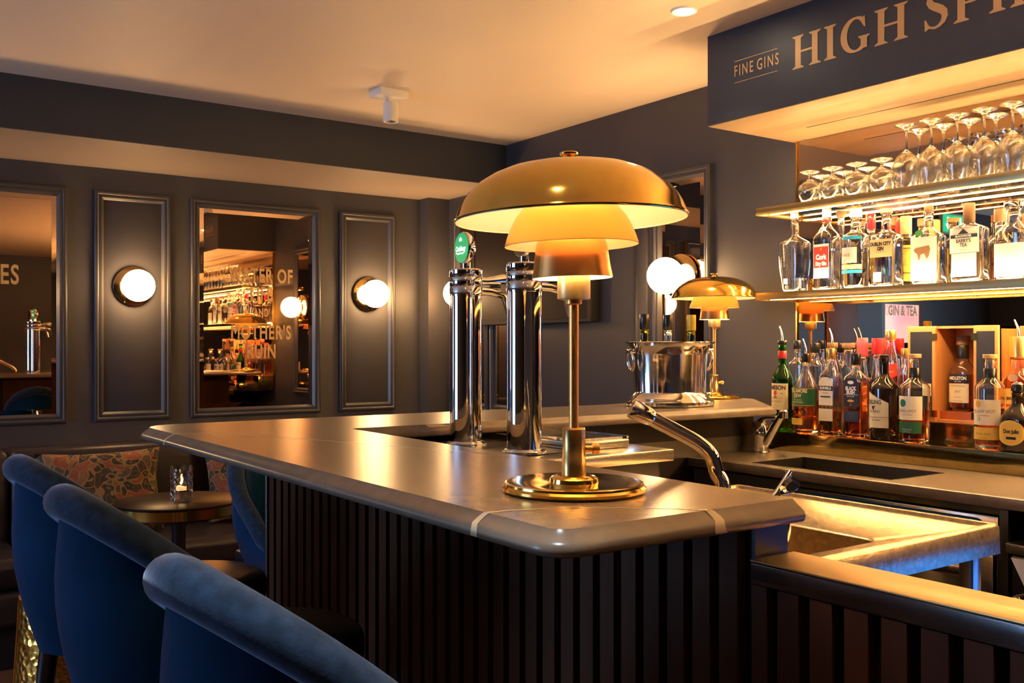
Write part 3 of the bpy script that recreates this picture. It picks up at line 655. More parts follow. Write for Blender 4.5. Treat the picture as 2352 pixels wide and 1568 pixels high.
# ---------------------------------------------------------------- brass table lamps
def table_lamp(label, x, y, rz, tilt, watts, k=1.0, seg=64):
    o = thing('brass_table_lamp', label, 'table lamp', (x, y, ZB+.0006), rz)
    def L(prof): return [(r*k, z*k) for r, z in prof]
    def place(ob):
        ob.rotation_euler = tilt; ob.location = (-.22*math.sin(tilt[1]), 0, 0); return ob
    MB().lathe(L([(.0001, 0), (.096, 0), (.0995, .003), (.0995, .0065), (.0960, .0095), (.0955, .0125), (.0905, .0138), (.060, .0108), (.034, .0125), (.0330, .018), (.0285, .0215), (.022, .0225), (.0001, .0225)]), seg).build('base_plate', brass_m, o)
    MB().lathe(L([(.0165, .0215), (.0165, .046), (.0158, .047), (.0158, .084), (.0162, .0855), (.0150, .0875), (.0001, .0875)]), 32).build('lower_sleeve', brass_d, o)
    kn = MB().lathe([(.0, 0), (.0045, 0), (.0045, .010), (.0078, .011), (.0078, .018), (.0070, .0195), (0, .0195)], 24).xf(Matrix.Translation((.0158*k, 0, .058*k)) @ Matrix.Rotation(PI/2, 4, 'Y'))
    kn.build('switch_knob', brass_d, o)
    MB().lathe(L([(.0066, .086), (.0066, .256), (.0108, .258), (.0112, .266), (.0125, .268), (.0125, .280)]), 24).build('stem', mat('coppery_brass', (.90, .47, .14), .34, 1, noise=(30, .15, 3)), o)
    MB().lathe(L([(.0, .264), (.0220, .264), (.0228, .2655), (.0228, .297), (.0222, .297), (.0222, .267), (0, .267)]), 40).build('lamp_socket', mat('glowing_socket_brass', (.80, .56, .24), .38, .9), o)
    # bottom shade
    def shade(name, outer, th, mo, mi, extra=None):
        ob = place(MB().lathe(L(outer), seg, capb=False, capt=False).build(name, mo, o, fix=False))
        inn = [(max(r-th, .0005), z-th*.3) for r, z in outer]
        lip = [(outer[0][0], outer[0][1]), (outer[0][0]-.0002, outer[0][1]-.0008), (inn[0][0], inn[0][1]-.0004)]
        MB().lathe(L([lip[0], lip[1], lip[2]]+inn), seg, capb=False, capt=False).build('inner_enamel', mi, ob, fix=False)
        return ob
    s3 = [(.0555, 0.2940), (.0550, 0.2970), (.0535, 0.3060), (.0515, 0.3220), (.0490, 0.3390), (.0440, 0.3540), (.0380, 0.3600), (.0300, 0.3620)]
    s2 = [(.0925, 0.3385), (.0915, 0.3420), (.0890, 0.3500), (.0840, 0.3630), (.0765, 0.3770), (.0660, 0.3900), (.0540, 0.3990), (.0400, 0.4045), (.0300, 0.4065)]
    s1 = [(.1600, 0.3730), (.1610, 0.3745), (.1600, 0.3769), (.1580, 0.3817), (.1545, 0.3905), (.1490, 0.4006), (.1400, 0.4123), (.1260, 0.4249), (.1080, 0.4356), (.0860, 0.4443), (.0620, 0.4496), (.0360, 0.4530), (.0120, 0.4540), (.0005, 0.4543)]
    shade('bottom_shade', s3, .0009, mat('lamp_copper_brass', (.70, .36, .12), .24, 1, noise=(10, .15, 4)), shade_in)
    shade('middle_shade', s2, .0009, mat('lamp_gold_brass', (.95, .55, .13), .40, .9), shade_mid)
    top = shade('top_shade', s1, .0010, brass_m, shade_in)
    mb = MB().lathe(L([(.1612, .3735), (.1616, .3750), (.1606, .3770)]), seg, capb=False, capt=False); mb.build('rolled_rim', brass_m, top, fix=False)
    place(MB().lathe(L([(.0, .4540), (.006, .4540), (.006, .4575), (.0045, .460), (.0095, .4625), (.0125, .4635), (.0130, .4655), (.0110, .467), (.003, .4675), (0, .469)]), 28, capb=False).build('finial', brass_m, o))
    for a in (0, 2.1, 4.2): MB().tube([(.030*k*math.cos(a), .030*k*math.sin(a), .358*k), (.030*k*math.cos(a), .030*k*math.sin(a), .4515*k)], .0012, 8).build('shade_strut', brass_d, o)
    MB().lathe(L([(.0, .292), (.012, .292), (.014, .312), (.020, .335), (.0225, .352), (.0215, .372), (.0200, .395), (.0195, .412), (.0170, .425), (.0100, .434), (.0, .437)]), 24, capb=False, capt=False).build('light_bulb', emis('bulb_glow', (1, .66, .32), watts), o)
    return o
table_lamp('large brass table lamp with three stacked shades, on the near end of the bar top', .843, 1.047, -.45, (0, math.radians(-1.6), 0), L_LAMP)
table_lamp('small distant brass table lamp beside the silver ice bucket', 2.796, 2.611, -.45, (0, 0, 0), L_LAMP, 1.03, 48)

# ---------------------------------------------------------------- ice bucket
bxk, byk = 2.315, 2.36
o = thing('ice_bucket', 'oval silver ice bucket with ring handles holding three wine bottles', 'ice bucket', (bxk, byk, ZB+.0006), math.radians(-12))
K = .80
def ov(a): return (1.0, K)
prof = [(.0001, .0), (.149, 0), (.154, .004), (.154, .016), (.145, .024), (.137, .028), (.133, .036), (.127, .042), (.126, .050), (.1275, .10), (.1315, .17), (.137, .196), (.148, .206), (.1575, .210), (.1585, .213), (.1565, .215), (.147, .211),
        (.136, .200), (.129, .185), (.125, .10), (.122, .052), (.0001, .048)]
MB().lathe(prof, 64, sec=ov).build('bucket_body', silver, o)
for sx in (-1, 1):
    h = MB().bbox(.130, .165, -.011, .011, .176, .192, .002)
    if sx < 0: h.xf(Matrix.Rotation(PI, 4, 'Z'))
    hb = h.build('handle_lug', silver, o)
    ring_p = [(sx*(.153+.004*math.cos(2*PI*i/24)), .020*math.sin(2*PI*i/24), .152+.031*math.cos(2*PI*i/24)) for i in range(24)]
    MB().tube(ring_p, .0052, 10, closed=True).build('ring_handle', silver, o)

# ---------------------------------------------------------------- bottles
def sec_fn(kind, dep=1.0):
    if kind == 'round': return lambda a: (1, 1)
    nn = {'square': 7, 'soft': 4, 'flat': 5}[kind]
    def f(a):
        c, s = abs(math.cos(a)), abs(math.sin(a)); r = (c**nn+s**nn)**(-1/nn); return (r, r*dep)
    return f
class Sect:     # arc-length lookup around a section, 0 at the front (-y)
    def __init__(s, R, sec):
        s.R = R; s.sec = sec; N = 240; s.tab = [0.0]; s.ang = [0.0]; p = s.p(0)
        for i in range(1, N+1):
            a = PI*i/N; q = s.p(a); s.tab.append(s.tab[-1]+(q-p).length); s.ang.append(a); p = q
    def p(s, a, off=0):
        th = a-PI/2; sx, sy = s.sec(th); return Vector((math.cos(th)*(s.R*sx+off), math.sin(th)*(s.R*sy+off)))
    def at(s, x, off=0):
        import bisect
        ax = abs(x); i = min(max(bisect.bisect_left(s.tab, ax), 1), len(s.tab)-1)
        f = (ax-s.tab[i-1])/(s.tab[i]-s.tab[i-1]+1e-9); a = s.ang[i-1]+(s.ang[i]-s.ang[i-1])*min(f, 1)
        q = s.p(a, off); return (q.x if x >= 0 else -q.x, q.y)
def label_geo(S, w, z0, z1, off=.0006, shift=0, n=16, scale_r=None):
    mb = MB(); vs = []
    for i in range(n+1):
        x, y = S.at(shift-w/2+w*i/n, off); vs += [(x, y, z0), (x, y, z1)]
    return mb.add(vs, [(2*i, 2*i+2, 2*i+3, 2*i+1) for i in range(n)], True)
def poly_label(S, poly, off=.0006):   # polygon (x, z) densified in x and wrapped
    xs0 = min(p[0] for p in poly); xs1 = max(p[0] for p in poly); n = 14; mb = MB(); vs = []
    def span(x):
        zs = []
        for i in range(len(poly)):
            a, b = poly[i], poly[(i+1) % len(poly)]
            if (a[0]-x)*(b[0]-x) <= 0 and abs(a[0]-b[0]) > 1e-9: zs.append(a[1]+(b[1]-a[1])*(x-a[0])/(b[0]-a[0]))
        return (min(zs), max(zs)) if zs else (0, 0)
    for i in range(n+1):
        x = xs0+(xs1-xs0)*min(max(i/n, 1e-4), 1-1e-4); a, b = span(x); q = S.at(x, off); vs += [(*q, a), (*q, b)]
    return mb.add(vs, [(2*i, 2*i+2, 2*i+3, 2*i+1) for i in range(n)], True)
def text_wrap(S, lines, sx=.7, off=.0010, bold=0, shift=0, shear=0):
    mb = MB()
    for (t, z, size) in lines:
        vs, fs = text_geo(t, size, sx, bold, shear); mb.add([(*S.at(x+shift, off), y+z) for x, _, y in vs], fs)
    return mb
def text_wrap_v(S, lines, sx=.7, off=.0010, bold=0, shift=0, shear=0):   # reading downwards
    mb = MB()
    for (t, z, size) in lines:
        vs, fs = text_geo(t, size, sx, bold, shear); mb.add([(*S.at(y+shift, off), -x+z) for x, _, y in vs], fs)
    return mb
def bottle(label, X, Yc, z, rz, R, H, hs, hn, rn, glass=None, kind='round', dep=1.0, liquid=None, level=.5, cap=None, caph=.03, capr=None, labels=(), pourer=False, group=None, neck_band=None, taper=1.0, name='spirit_bottle', cat='bottle', seg=40, wax=None, capround=False, rot=True):
    glass = glass or glass_c; sec = sec_fn(kind, dep); k = 1.0
    if kind != 'round': k = .94
    R_ = R*k
    o = thing(name, label, cat, (X, Yc, z), rz, group)
    N = 12; prof = [(.0001, .004), (R_*.80*taper, .004), (R_*.86*taper, 0), (R_*.95*taper, .001), (R_*taper, .006), (R_*(taper+(1-taper)*.75), hs*.55), (R_, hs)]
    def neckblend(r): return sec
    for i in range(1, N+1):
        t = i/N; prof.append((rn+(R_-rn)*(.5+.5*math.cos(PI*t))**(.9), hs+(hn-hs)*t))
    hg = H-caph if cap else H
    prof += [(rn, hn+.002), (rn*.97, (hn+hg)/2), (rn, hg-.004), (rn*1.08, hg-.002), (rn*1.05, hg)]
    th = .0028
    inner_p = [(max(rn*.75, .004), hg)]+[(max(r-th, .003), zz) for r, zz in reversed(prof[4:-3])][:-1]+[(R_*taper-th-.001, .012), (R_*.75*taper, .010), (.0001, .012)]
    def shell(pr, m):
        mb = MB(); n = seg; vs = []
        for (r, zz) in pr:
            bl = 1 if kind == 'round' else max(0, min(1, (hn-zz)/(max(hn-hs, .001))))
            for q in range(n):
                a = 2*PI*q/n; sx_, sy_ = sec(a); sx_ = 1+(sx_-1)*bl; sy_ = 1+(sy_-1)*bl
                vs.append((r*math.cos(a)*sx_, r*math.sin(a)*sy_, zz))
        fs = [(i*n+q, i*n+(q+1) % n, (i+1)*n+(q+1) % n, (i+1)*n+q) for i in range(len(pr)-1) for q in range(n)]
        return mb.add(vs, fs, True)
    if glass is glass_k: shell(prof, glass).build('glass_body', glass, o)
    else:
        shell(prof+inner_p, glass).build('glass_body', glass, o)
        if liquid:
            hl = hs*level if level <= 1 else hs+(hn-hs)*(level-1); lp = [(.0001, .0128), (R_*.74*taper, .0115), (R_*taper-th-.0022, .0145)]
            base = [(r-th-.0008, zz) for r, zz in prof[5:] if zz < hl and r > .01]
            lp += base
            if base and base[-1][1] < hl-.001 and hl <= hs: pass
            rr = (base[-1][0] if base else R_*taper-th-.002) if hl <= hs else base[-1][0]-.001
            lp += [(rr, hl), (.0001, hl)]
            shell(lp, liquid).build('liquid', liquid, o)
    if cap:
        cr = capr or rn*1.25
        MB().lathe([(cr*.96, 0), (cr, .001), (cr, caph*.9), (cr*.94, caph), (0, caph)] if not capround else [(cr*.7, 0), (cr, caph*.2), (cr, caph*.45), (cr*.9, caph*.8), (cr*.5, caph), (0, caph)], 28, (0, 0, hg)).build('stopper' if cap in (cork_m, walnut) else 'cap', cap, o)
    if neck_band:
        (m_, za, zb) = neck_band
        MB().lathe([(rn*1.14, za), (rn*1.16, za+.001), (rn*1.16, zb-.001), (rn*1.12, zb)], 28, capb=False, capt=False).build('neck_capsule', m_, o)
    if pourer:
        MB().tube([(0, 0, H-.002), (0, 0, H+.012), (-.004, 0, H+.03), (-.014, 0, H+.052)], [.005, .0045, .0035, .003], 10).build('pourer', chrome, o)
    S = Sect(R_, sec)
    for lb in labels:
        w_, z0, z1, m_ = lb['w'], lb['z0'], lb['z1'], lb['m']; sh = lb.get('shift', 0)
        g = poly_label(S, lb['poly']) if 'poly' in lb else label_geo(S, w_, z0, z1, .0006+lb.get('off', 0), sh)
        lo = g.build('bottle_label', m_, o, fix=False)
        for (m2, lines, *ex) in lb.get('text', ()):
            e = ex[0] if ex else {}
            (text_wrap_v if e.get('vert') else text_wrap)(S, lines, e.get('sx', .7), .0011+lb.get('off', 0), e.get('bold', 0), e.get('shift', sh), e.get('shear', 0)).build('label_lettering', m2, lo, fix=False)
        for (m2, shape) in lb.get('shapes', ()):
            poly_label(S, shape, .0010+lb.get('off', 0)).build('label_emblem', m2, lo, fix=False)
    return o
def circ(cx, cz, r, rz_=None, n=18):
    rz_ = rz_ or r; return [(cx+r*math.cos(2*PI*i/n+.05), cz+rz_*math.sin(2*PI*i/n+.05)) for i in range(n)]
FACE = -PI/2   # label towards the customers (-x)
def row(label, px, wpx, ytop, ysh, yn, X, zb, rnpx, **kw):
    Yc = y_at(px, X); t = dist(X, Yc); s = t/FPX
    fac = kw.pop('wf', 1.0); rz = kw.pop('rz', FACE)
    z = lambda py: CAM_H+(YHP-py)*s-zb
    cp = kw.pop('cappx', None)
    if cp: kw['caph'] = cp*s
    crp = kw.pop('crpx', None)
    if crp: kw['capr'] = crp*s/2
    lab = []
    for l in kw.pop('labels', ()):
        l = dict(l); l['z1'], l['z0'] = z(l.pop('yt')), z(l.pop('yb'))
        if 'poly' in l: l['poly'] = [(a, z(b)) for a, b in l['poly']]
        l['text'] = [(e[0], [(t_, z(p_), s_) for t_, p_, s_ in e[1]], *e[2:]) for e in l.get('text', ())]
        l['shapes'] = [(m_, circ(sh[1], z(sh[2]), sh[3], sh[4] if len(sh) > 4 else None) if sh[0] == 'c' else [(a, z(b)) for a, b in sh]) for m_, sh in l.get('shapes', ())]
        lab.append(l)
    return bottle(label, X, Yc, zb+.0006, rz, wpx*s/2*fac, z(ytop), z(ysh), z(yn), rnpx*s/2, labels=lab, **kw)
# ---------------------------------------------------------------- whisky row on the front step
GR = 'spirit bottles on the brass ledge'
def rectp(x0, x1, ya, yb): return [(x0, ya), (x1, ya), (x1, yb), (x0, yb)]
row('green whiskey bottle with cream label and red neck, leftmost on the brass ledge', 1797, 47, 782, 873, 834, 2.85, ZL, 17, glass=glass_g, liquid=mat('green_bottle_whisky', (.70, .40, .08), 0, trans=1, ior=1.34), level=.9, cap=cap_k, cappx=9, pourer=True, group=GR,
    labels=[dict(w=.092, yt=880, yb=940, m=paper_c, text=[(ink_k, [('JAMESON', 890, .021)], dict(sx=.82, bold=.0006)), (ink_b, [('TRIPLE DISTILLED', 914, .007), ('IRISH WHISKEY', 921, .008), ('- - - - - -', 930, .0055)], dict(sx=.9)), (ink_k, [('1780', 903, .007)], dict(shift=.022))],
                 shapes=[(ink_r, [(-.008, 897), (.004, 897), (.005, 904), (-.002, 909), (-.009, 904)]), (ink_b, ('c', -.002, 911, .008, .003))])], neck_band=(cap_r, .262, .290))
row('whiskey bottle with dark green label and pourer, next to the green bottle', 1851, 61, 812, 900, 845, 2.852, ZL, 17, liquid=whisky_r, level=.80, cap=cap_k, cappx=20, crpx=20, pourer=True, group=GR,
    labels=[dict(w=.135, yt=890, yb=932, m=paper_g, text=[(paper_c, [('TULLAMORE', 897, .0175), ('DEW', 908, .019)], dict(sx=.72, bold=.0006)), (paper_c, [('The Legendary', 917, .008)], dict(shear=.3)), (paper_c, [('IRISH WHISKEY', 923, .0095)])], shapes=[(ink_y, rectp(-.06, .06, 891, 892)), (ink_y, rectp(-.06, .06, 929, 930))]),
            dict(w=.062, yt=959, yb=974, m=paper_y, shift=-.012, text=[(ink_b, [('- - - - - -', 964, .005), ('- - - - - -', 969, .005)])])])
row('square whiskey bottle with white arched label and gold cap', 1908, 58, 800, 870, 838, 2.845, ZL, 20, kind='square', dep=.8, wf=.86, rz=FACE, liquid=whisky_r, level=.44, cap=cap_g, cappx=23, crpx=21, group=GR,
    labels=[dict(w=.056, yt=866, yb=930, m=paper_w, poly=[(-.028, 930), (.028, 930), (.028, 878), (.020, 869), (.008, 866), (-.008, 866), (-.020, 869), (-.028, 878)], text=[(ink_r, [('IRISH WHISKEY', 902, .0052)]), (ink_b, [('- - - - - -', 921, .006)])], shapes=[(ink_k, rectp(-.028, .028, 886, 896.5)), (ink_k, rectp(-.020, .020, 909, 912))]),
            dict(w=.056, yt=938, yb=966, m=paper_w, text=[(ink_b, [('- - - - - -', 945, .006), ('- - - - - -', 952, .0042), ('- - - - - -', 958, .0042)])]),
            dict(w=.05, yt=888, yb=895, m=ink_k, off=.0006, text=[(ink_w, [('BUSHMILLS', 891.2, .0125)], dict(sx=.72, bold=.0006))])])
row('square whiskey bottle with black label and black cap', 1966, 60, 812, 872, 848, 2.848, ZL, 19, kind='square', dep=.8, wf=.86, liquid=whisky_r, level=.97, cap=cap_k, cappx=26, crpx=23, group=GR,
    labels=[dict(w=.060, yt=868, yb=934, m=paper_k, poly=[(-.030, 934), (.030, 934), (.030, 880), (.021, 871), (.008, 868), (-.008, 868), (-.021, 871), (-.030, 880)], text=[(ink_w, [('BLACK', 892, .0165), ('BUSH', 901, .0165)], dict(sx=.78, bold=.0009)), (ink_w, [('IRISH WHISKEY', 910, .006), ('- - - - - -', 914, .0048)])],
                 shapes=[(ink_w, ('c', 0, 878, .012, .006)), (ink_y, ('c', 0, 920, .013, .004)), (ink_r, ('c', 0, 929, .003, .005)), (ink_w, rectp(-.027, .027, 905.5, 906.2))]),
            dict(w=.058, yt=943, yb=968, m=mat('navy_label', (.03, .04, .09), .5), text=[(ink_w, [('- - - - - -', 949, .008), ('- - - - - -', 955, .0042), ('- - - - - -', 960, .0042)])])])
row('black glass whiskey bottle with angled cream label', 2031, 64, 815, 893, 858, 2.85, ZL, 20, glass=glass_k, cap=cap_k, cappx=6, crpx=19, group=GR,
    labels=[dict(w=.1, yt=902, yb=986, m=paper_c, poly=[(-.050, 902), (-.032, 899), (.040, 924), (.040, 981), (-.022, 981), (-.034, 986), (-.050, 980)], text=[(ink_k, [('TEELING', 923, .018)], dict(sx=.8, bold=.0004, shift=-.010)), (ink_k, [('WHISKEY', 944, .0125)], dict(sx=.8, shift=-.006)), (ink_k, [('IRISH WHISKEY', 964, .0065), ('- - - - - -', 971, .005)])],
                 shapes=[(ink_k, [(-.018, 930), (-.010, 932), (-.002, 930), (-.006, 936), (-.008, 940), (-.012, 940), (-.015, 936)]), (ink_k, rectp(-.05, .04, 956.5, 957.3)), (ink_b, rectp(-.05, .04, 961, 961.4))])])
row('whiskey bottle with white label bearing a green dot', 2101, 66, 813, 892, 862, 2.85, ZL, 22, liquid=whisky_r, level=.60, cap=cork_m, cappx=9, crpx=29, group=GR, neck_band=(cap_k, .195, .238),
    labels=[dict(w=.098, yt=909, yb=963, m=paper_w, text=[(ink_b, [('GREEN SPOT', 943, .0125)], dict(sx=.85)), (ink_b, [('Pot Still Irish Whiskey', 951, .0062)], dict(shear=.3)), (ink_b, [('- - - - - -', 957, .0038)])], shapes=[(ink_g, ('c', -.014, 925, .0125, .0125))]),
            dict(w=.090, yt=967, yb=993, m=paper_g, text=[(paper_c, [('- - - - - -', 971, .0045), ('MITCHELL & SON', 985, .006), ('PRODUCT OF IRELAND', 990, .0035)])])])
row('whiskey bottle with white label bearing a yellow dot and the number 12', 2274, 66, 814, 893, 862, 2.85, ZL, 25, liquid=whisky_r, level=.68, cap=cork_m, cappx=9, crpx=31, group=GR, neck_band=(cap_k, .195, .240),
    labels=[dict(w=.104, yt=917, yb=975, m=paper_w, text=[(ink_b, [('YELLOW SPOT', 944, .0125)], dict(sx=.85)), (ink_b, [('Pot Still Irish Whiskey', 953, .006)], dict(shear=.3)), (ink_k, [('12', 961.5, .015)], dict(sx=.8, shift=-.012)), (ink_b, [('- - - - - -', 970, .0038)])], shapes=[(ink_y, ('c', -.014, 927, .0095, .011))]),
            dict(w=.098, yt=980, yb=1008, m=paper_y, text=[(ink_b, [('- - - - - -', 984, .0045), ('MITCHELL & SON', 995, .0085), ('PRODUCT OF IRELAND', 1004, .0038)])])])
row('squat black tequila bottle with oval yellow label, at the right edge of the photo', 2338, 72, 878, 965, 925, 2.84, ZL, 26, glass=glass_k, kind='soft', dep=.9, cap=cap_k, cappx=24, crpx=30, capround=True, group=GR,
    labels=[dict(w=.09, yt=964, yb=1022, m=paper_y, poly=[(-.002+.042*math.cos(PI*i/12), 993+29*math.sin(PI*i/12)) for i in range(24)], text=[(ink_k, [('Don Julio', 990, .0155)], dict(sx=.75, bold=.0007)), (ink_b, [('- - - - - -', 977, .006), ('- - - - - -', 1014, .005)])], shapes=[(ink_k, rectp(-.014, .014, 1002, 1008))])])
row('cognac bottle with gold neck, oval seal and pourer, behind the squat black bottle', 2340, 74, 773, 880, 845, 3.015, ZR, 34, liquid=whisky_r, level=1.6, kind='soft', dep=.8, wf=.95, cap=cap_g, cappx=48, crpx=38, pourer=True, group=GR,
    labels=[dict(w=.10, yt=892, yb=955, m=paper_y, text=[(ink_k, [('Hennessy', 914, .0185)], dict(sx=.8, bold=.0004)), (ink_b, [('- - - - - -', 924, .006)])], shapes=[(ink_r, [(-.03, 928), (.03, 928), (.03, 936), (0, 930), (-.03, 936)])]),
            dict(w=.03, yt=856, yb=876, m=mat('seal_gold', (.7, .38, .12), .35, .8), poly=[(.016*math.cos(PI*i/10), 867+9*math.sin(PI*i/10)) for i in range(20)])])

# rear step
GB = 'bottles on the rear step of the brass ledge'
row('dark squat decanter with black cap behind the green label bottle', 1832, 40, 782, 838, 820, 3.015, ZR, 14, kind='square', dep=.8, liquid=whisky, level=.5, cap=cap_k, cappx=20, crpx=19, group=GB)
row('dark decanter with black cap and broad shoulders behind the white arched label bottle', 1873, 38, 788, 842, 825, 3.015, ZR, 16, liquid=whisky, level=.6, cap=cap_k, cappx=22, crpx=21, group=GB)
row('wide clear decanter with brown stopper and pourer behind the white arched label bottle', 1912, 38, 787, 858, 812, 3.012, ZR, 21, liquid=whisky, level=.7, cap=walnut, cappx=12, crpx=24, pourer=True, group=GB)
row('clear bottle with square brown stopper left of the pink capped bottle', 1949, 32, 788, 848, 825, 3.015, ZR, 24, kind='square', dep=.7, liquid=whisky, level=.8, cap=walnut, cappx=11, crpx=28, group=GB)
row('tall bottle with pink wax capsule behind the black label bottle', 1981, 30, 776, 880, 842, 3.01, ZR, 20, liquid=whisky, level=.9, cap=cap_p, cappx=42, crpx=25, group=GB)
row('tall bottle with deep red capsule left of the slanted red label', 2014, 30, 777, 880, 840, 3.02, ZR, 18, liquid=whisky, level=.9, cap=cap_r, cappx=36, crpx=23, group=GB)
row('square scotch bottle with slanted red label and gold cap', 2046, 34, 758, 835, 790, 3.01, ZR, 17, kind='square', dep=.9, wf=.9, liquid=whisky_r, level=.9, cap=cap_g, cappx=23, crpx=24, group=GB,
    labels=[dict(w=.08, yt=835, yb=875, m=paper_r, poly=[(-.038, 845), (.042, 832), (.042, 862), (-.038, 876)], text=[(cap_g, [('Red Label', 853, .013)], dict(sx=.8, shear=.3, bold=.0004))])])
row('clear bottle with gold cap between the red label bottle and the wooden box', 2080, 28, 800, 850, 832, 3.02, ZR, 16, liquid=whisky, level=.9, cap=cap_g, cappx=18, crpx=20, group=GB)

# ---------------------------------------------------------------- wooden presentation box
XB = 2.945; ZBX = ZR+.001
yl, ym0, ym1, yr, ye = [y_at(p, XB) for p in (2085, 2142, 2240, 2292, 2420)]
tB = dist(XB, y_at(2190, XB)); zt = CAM_H+(YHP-748)*tB/FPX
o = thing('whiskey_presentation_box', 'open orange cedar box with black lined doors holding a single whiskey bottle', 'box', (0, 0, ZBX))
hB = zt-ZBX
mb = MB().box(XB+.012, XB+.018+.115, ym1, ym1+.008, .0, hB).box(XB+.012, XB+.133, ym0-.008, ym0, 0, hB).box(XB+.012, XB+.133, ym1, ym0, 0, .010).box(XB+.012, XB+.133, ym1, ym0, hB-.008, hB).box(XB+.127, XB+.133, ym1, ym0, 0, hB)
mb.build('box_case', cedar, o)
MB().box(XB+.030, XB+.126, ym1+.008, ym0-.008, .010, .036).build('bottle_plinth', cedar_d, o)
for (a, b, nm) in ((ym0-.008, yl, 'l'), (yr, ym1+.006, 'r')):
    lo_, hi_ = min(a, b), max(a, b)
    d = MB().bbox(XB, XB+.012, lo_, hi_, .0, hB, .001).build('box_door', cedar, o)
    MB().box(XB-.0012, XB, lo_+.010, hi_-.010, .018, hB-.018).build('black_lining', paper_k, d)
    if nm == 'l':
        MB().box(XB-.0020, XB-.0012, lo_+.012, lo_+.040, .085, .125).build('paper_tag', paper_c, d)
for zz in (.028, hB-.035):
    for yy in (ym0-.006, ym1+.002):
        MB().box(XB-.0025, XB, yy-.010, yy+.010, zz-.011, zz+.011).build('brass_hinge', brass_m, o)
o = thing('cedar_box_lid', 'reddish cedar panel standing beside the open presentation box', 'panel', (0, 0, ZBX))
MB().bbox(3.067, 3.083, ye, yr-.003, 0, hB-.002, .002).build('panel_board', cedar_d, o)
Ym = y_at(2211, XB+.075)
zz = ZBX+.0365
bottle('whiskey bottle with black and white label standing inside the cedar box', XB+.078, Ym, zz, FACE, .040, .245, .125, .168, .0165, liquid=whisky_r, level=.95, kind='soft', dep=.85, cap=walnut, caph=.030, capr=.021, neck_band=(cap_k, .170, .214), name='spirit_bottle',
       labels=[dict(w=.072, z0=.092, z1=.120, m=paper_k, text=[(ink_w, [('MIDLETON', .107, .0145)], dict(sx=.78, bold=.0005)), (ink_w, [('VERY RARE', .097, .0065)])]),
               dict(w=.070, z0=.028, z1=.090, m=paper_w, text=[(ink_b, [('VINTAGE RELEASE', .082, .0068)], dict(sx=.85)), (ink_k, [('2017', .064, .0105)], dict(sx=.9)), (ink_b, [('IRISH WHISKEY', .046, .005), ('PRODUCT OF IRELAND', .034, .0042)])])], group=None)

# ---------------------------------------------------------------- glass shelves
def shelf(label, z, yend=2.43):
    o = thing('bar_shelf', label, 'shelf', (2.82, yend, z))
    MB().bbox(0, .004, -3.0, 0, -.024, .003, .0008).bbox(0, .262, -.004, 0, -.024, 0, .0008).build('brass_edging', brass_b, o)
    MB().box(.0045, .262, -3.0, -.0045, -.012, -.003).build('glass_plate', mat('clear_shelf_glass', (1, .98, .92), .0, trans=1, ior=1.45), o)
    MB().box(.040, .046, -3.0, -.0045, -.024, -.0125).box(.228, .240, -3.0, -.0045, -.024, -.0125).build('brass_channel', brass_p, o)
    MB().box(.2405, .2615, -2.99, -.02, -.0215, -.0135).box(.005, .009, -2.99, -.012, -.0215, -.0155).build('led_strip', led_m, o)
    MB().box(.2625, .2655, -2.99, -.02, -.020, .003).box(.0048, .0085, -2.99, -.006, -.0028, .001).build('rim_and_added_led_strip', led_top, o)  # rear bar added as an uplight; front bar lights the glass bases
    return o
ZS1, ZS2 = 1.494, 1.808
shelf('upper brass edged glass shelf carrying the upturned glasses', ZS2)
shelf('lower brass edged glass shelf carrying the gin bottles', ZS1)

GS = 'gin bottles on the lower glass shelf'
row('clear slim waisted spirit bottle, leftmost on the lower shelf', 1825, 74, 488, 562, 540, 2.885, ZS1, 17, liquid=gin_m, level=.30, kind='soft', dep=.75, taper=.76, cap=cap_w, cappx=14, crpx=18, group=GS,
    labels=[dict(w=.016, yt=641, yb=653, m=paper_t, shift=-.006, text=[(mat('grey_ink', (.12, .11, .10), .5), [('DINGLE', 588, .024)], dict(vert=1, sx=.95, shift=-.008, bold=.0004))])])
row('clear gin bottle with red and white label and red cap', 1899, 62, 478, 550, 515, 2.885, ZS1, 19, kind='square', dep=.75, wf=.95, liquid=gin_m, level=.8, cap=cap_w, cappx=22, crpx=20, group=GS,
    labels=[dict(w=.064, yt=562, yb=640, m=paper_t, shapes=[(paper_rt, rectp(-.030, .030, 568, 616))], text=[(ink_w, [('Cork', 592, .024)], dict(sx=.8, bold=.0012)), (ink_w, [('Dry Gin', 607, .018)], dict(sx=.72, bold=.0010)), (ink_y, [('★', 574, .012)])])], neck_band=(cap_r, .245, .256))
row('clear gin bottle with blue banded label and white cap', 1966, 61, 482, 548, 528, 2.885, ZS1, 24, liquid=gin_m, level=.8, cap=cap_w, cappx=18, crpx=27, group=GS,
    labels=[dict(w=.085, yt=570, yb=606, m=paper_t, shift=-.012, text=[(ink_b, [('MINKE', 588, .014)], dict(sx=.95)), (ink_b, [('GIN', 599, .007)])], shapes=[(cap_g, ('c', .020, 563, .007))]),
            dict(w=.095, yt=545, yb=552, m=paper_b), dict(w=.095, yt=622, yb=629, m=paper_b), dict(w=.095, yt=609, yb=620, m=mat('spotted_label', (.62, .42, .25), .5, noise=(300, .8, 2)))])
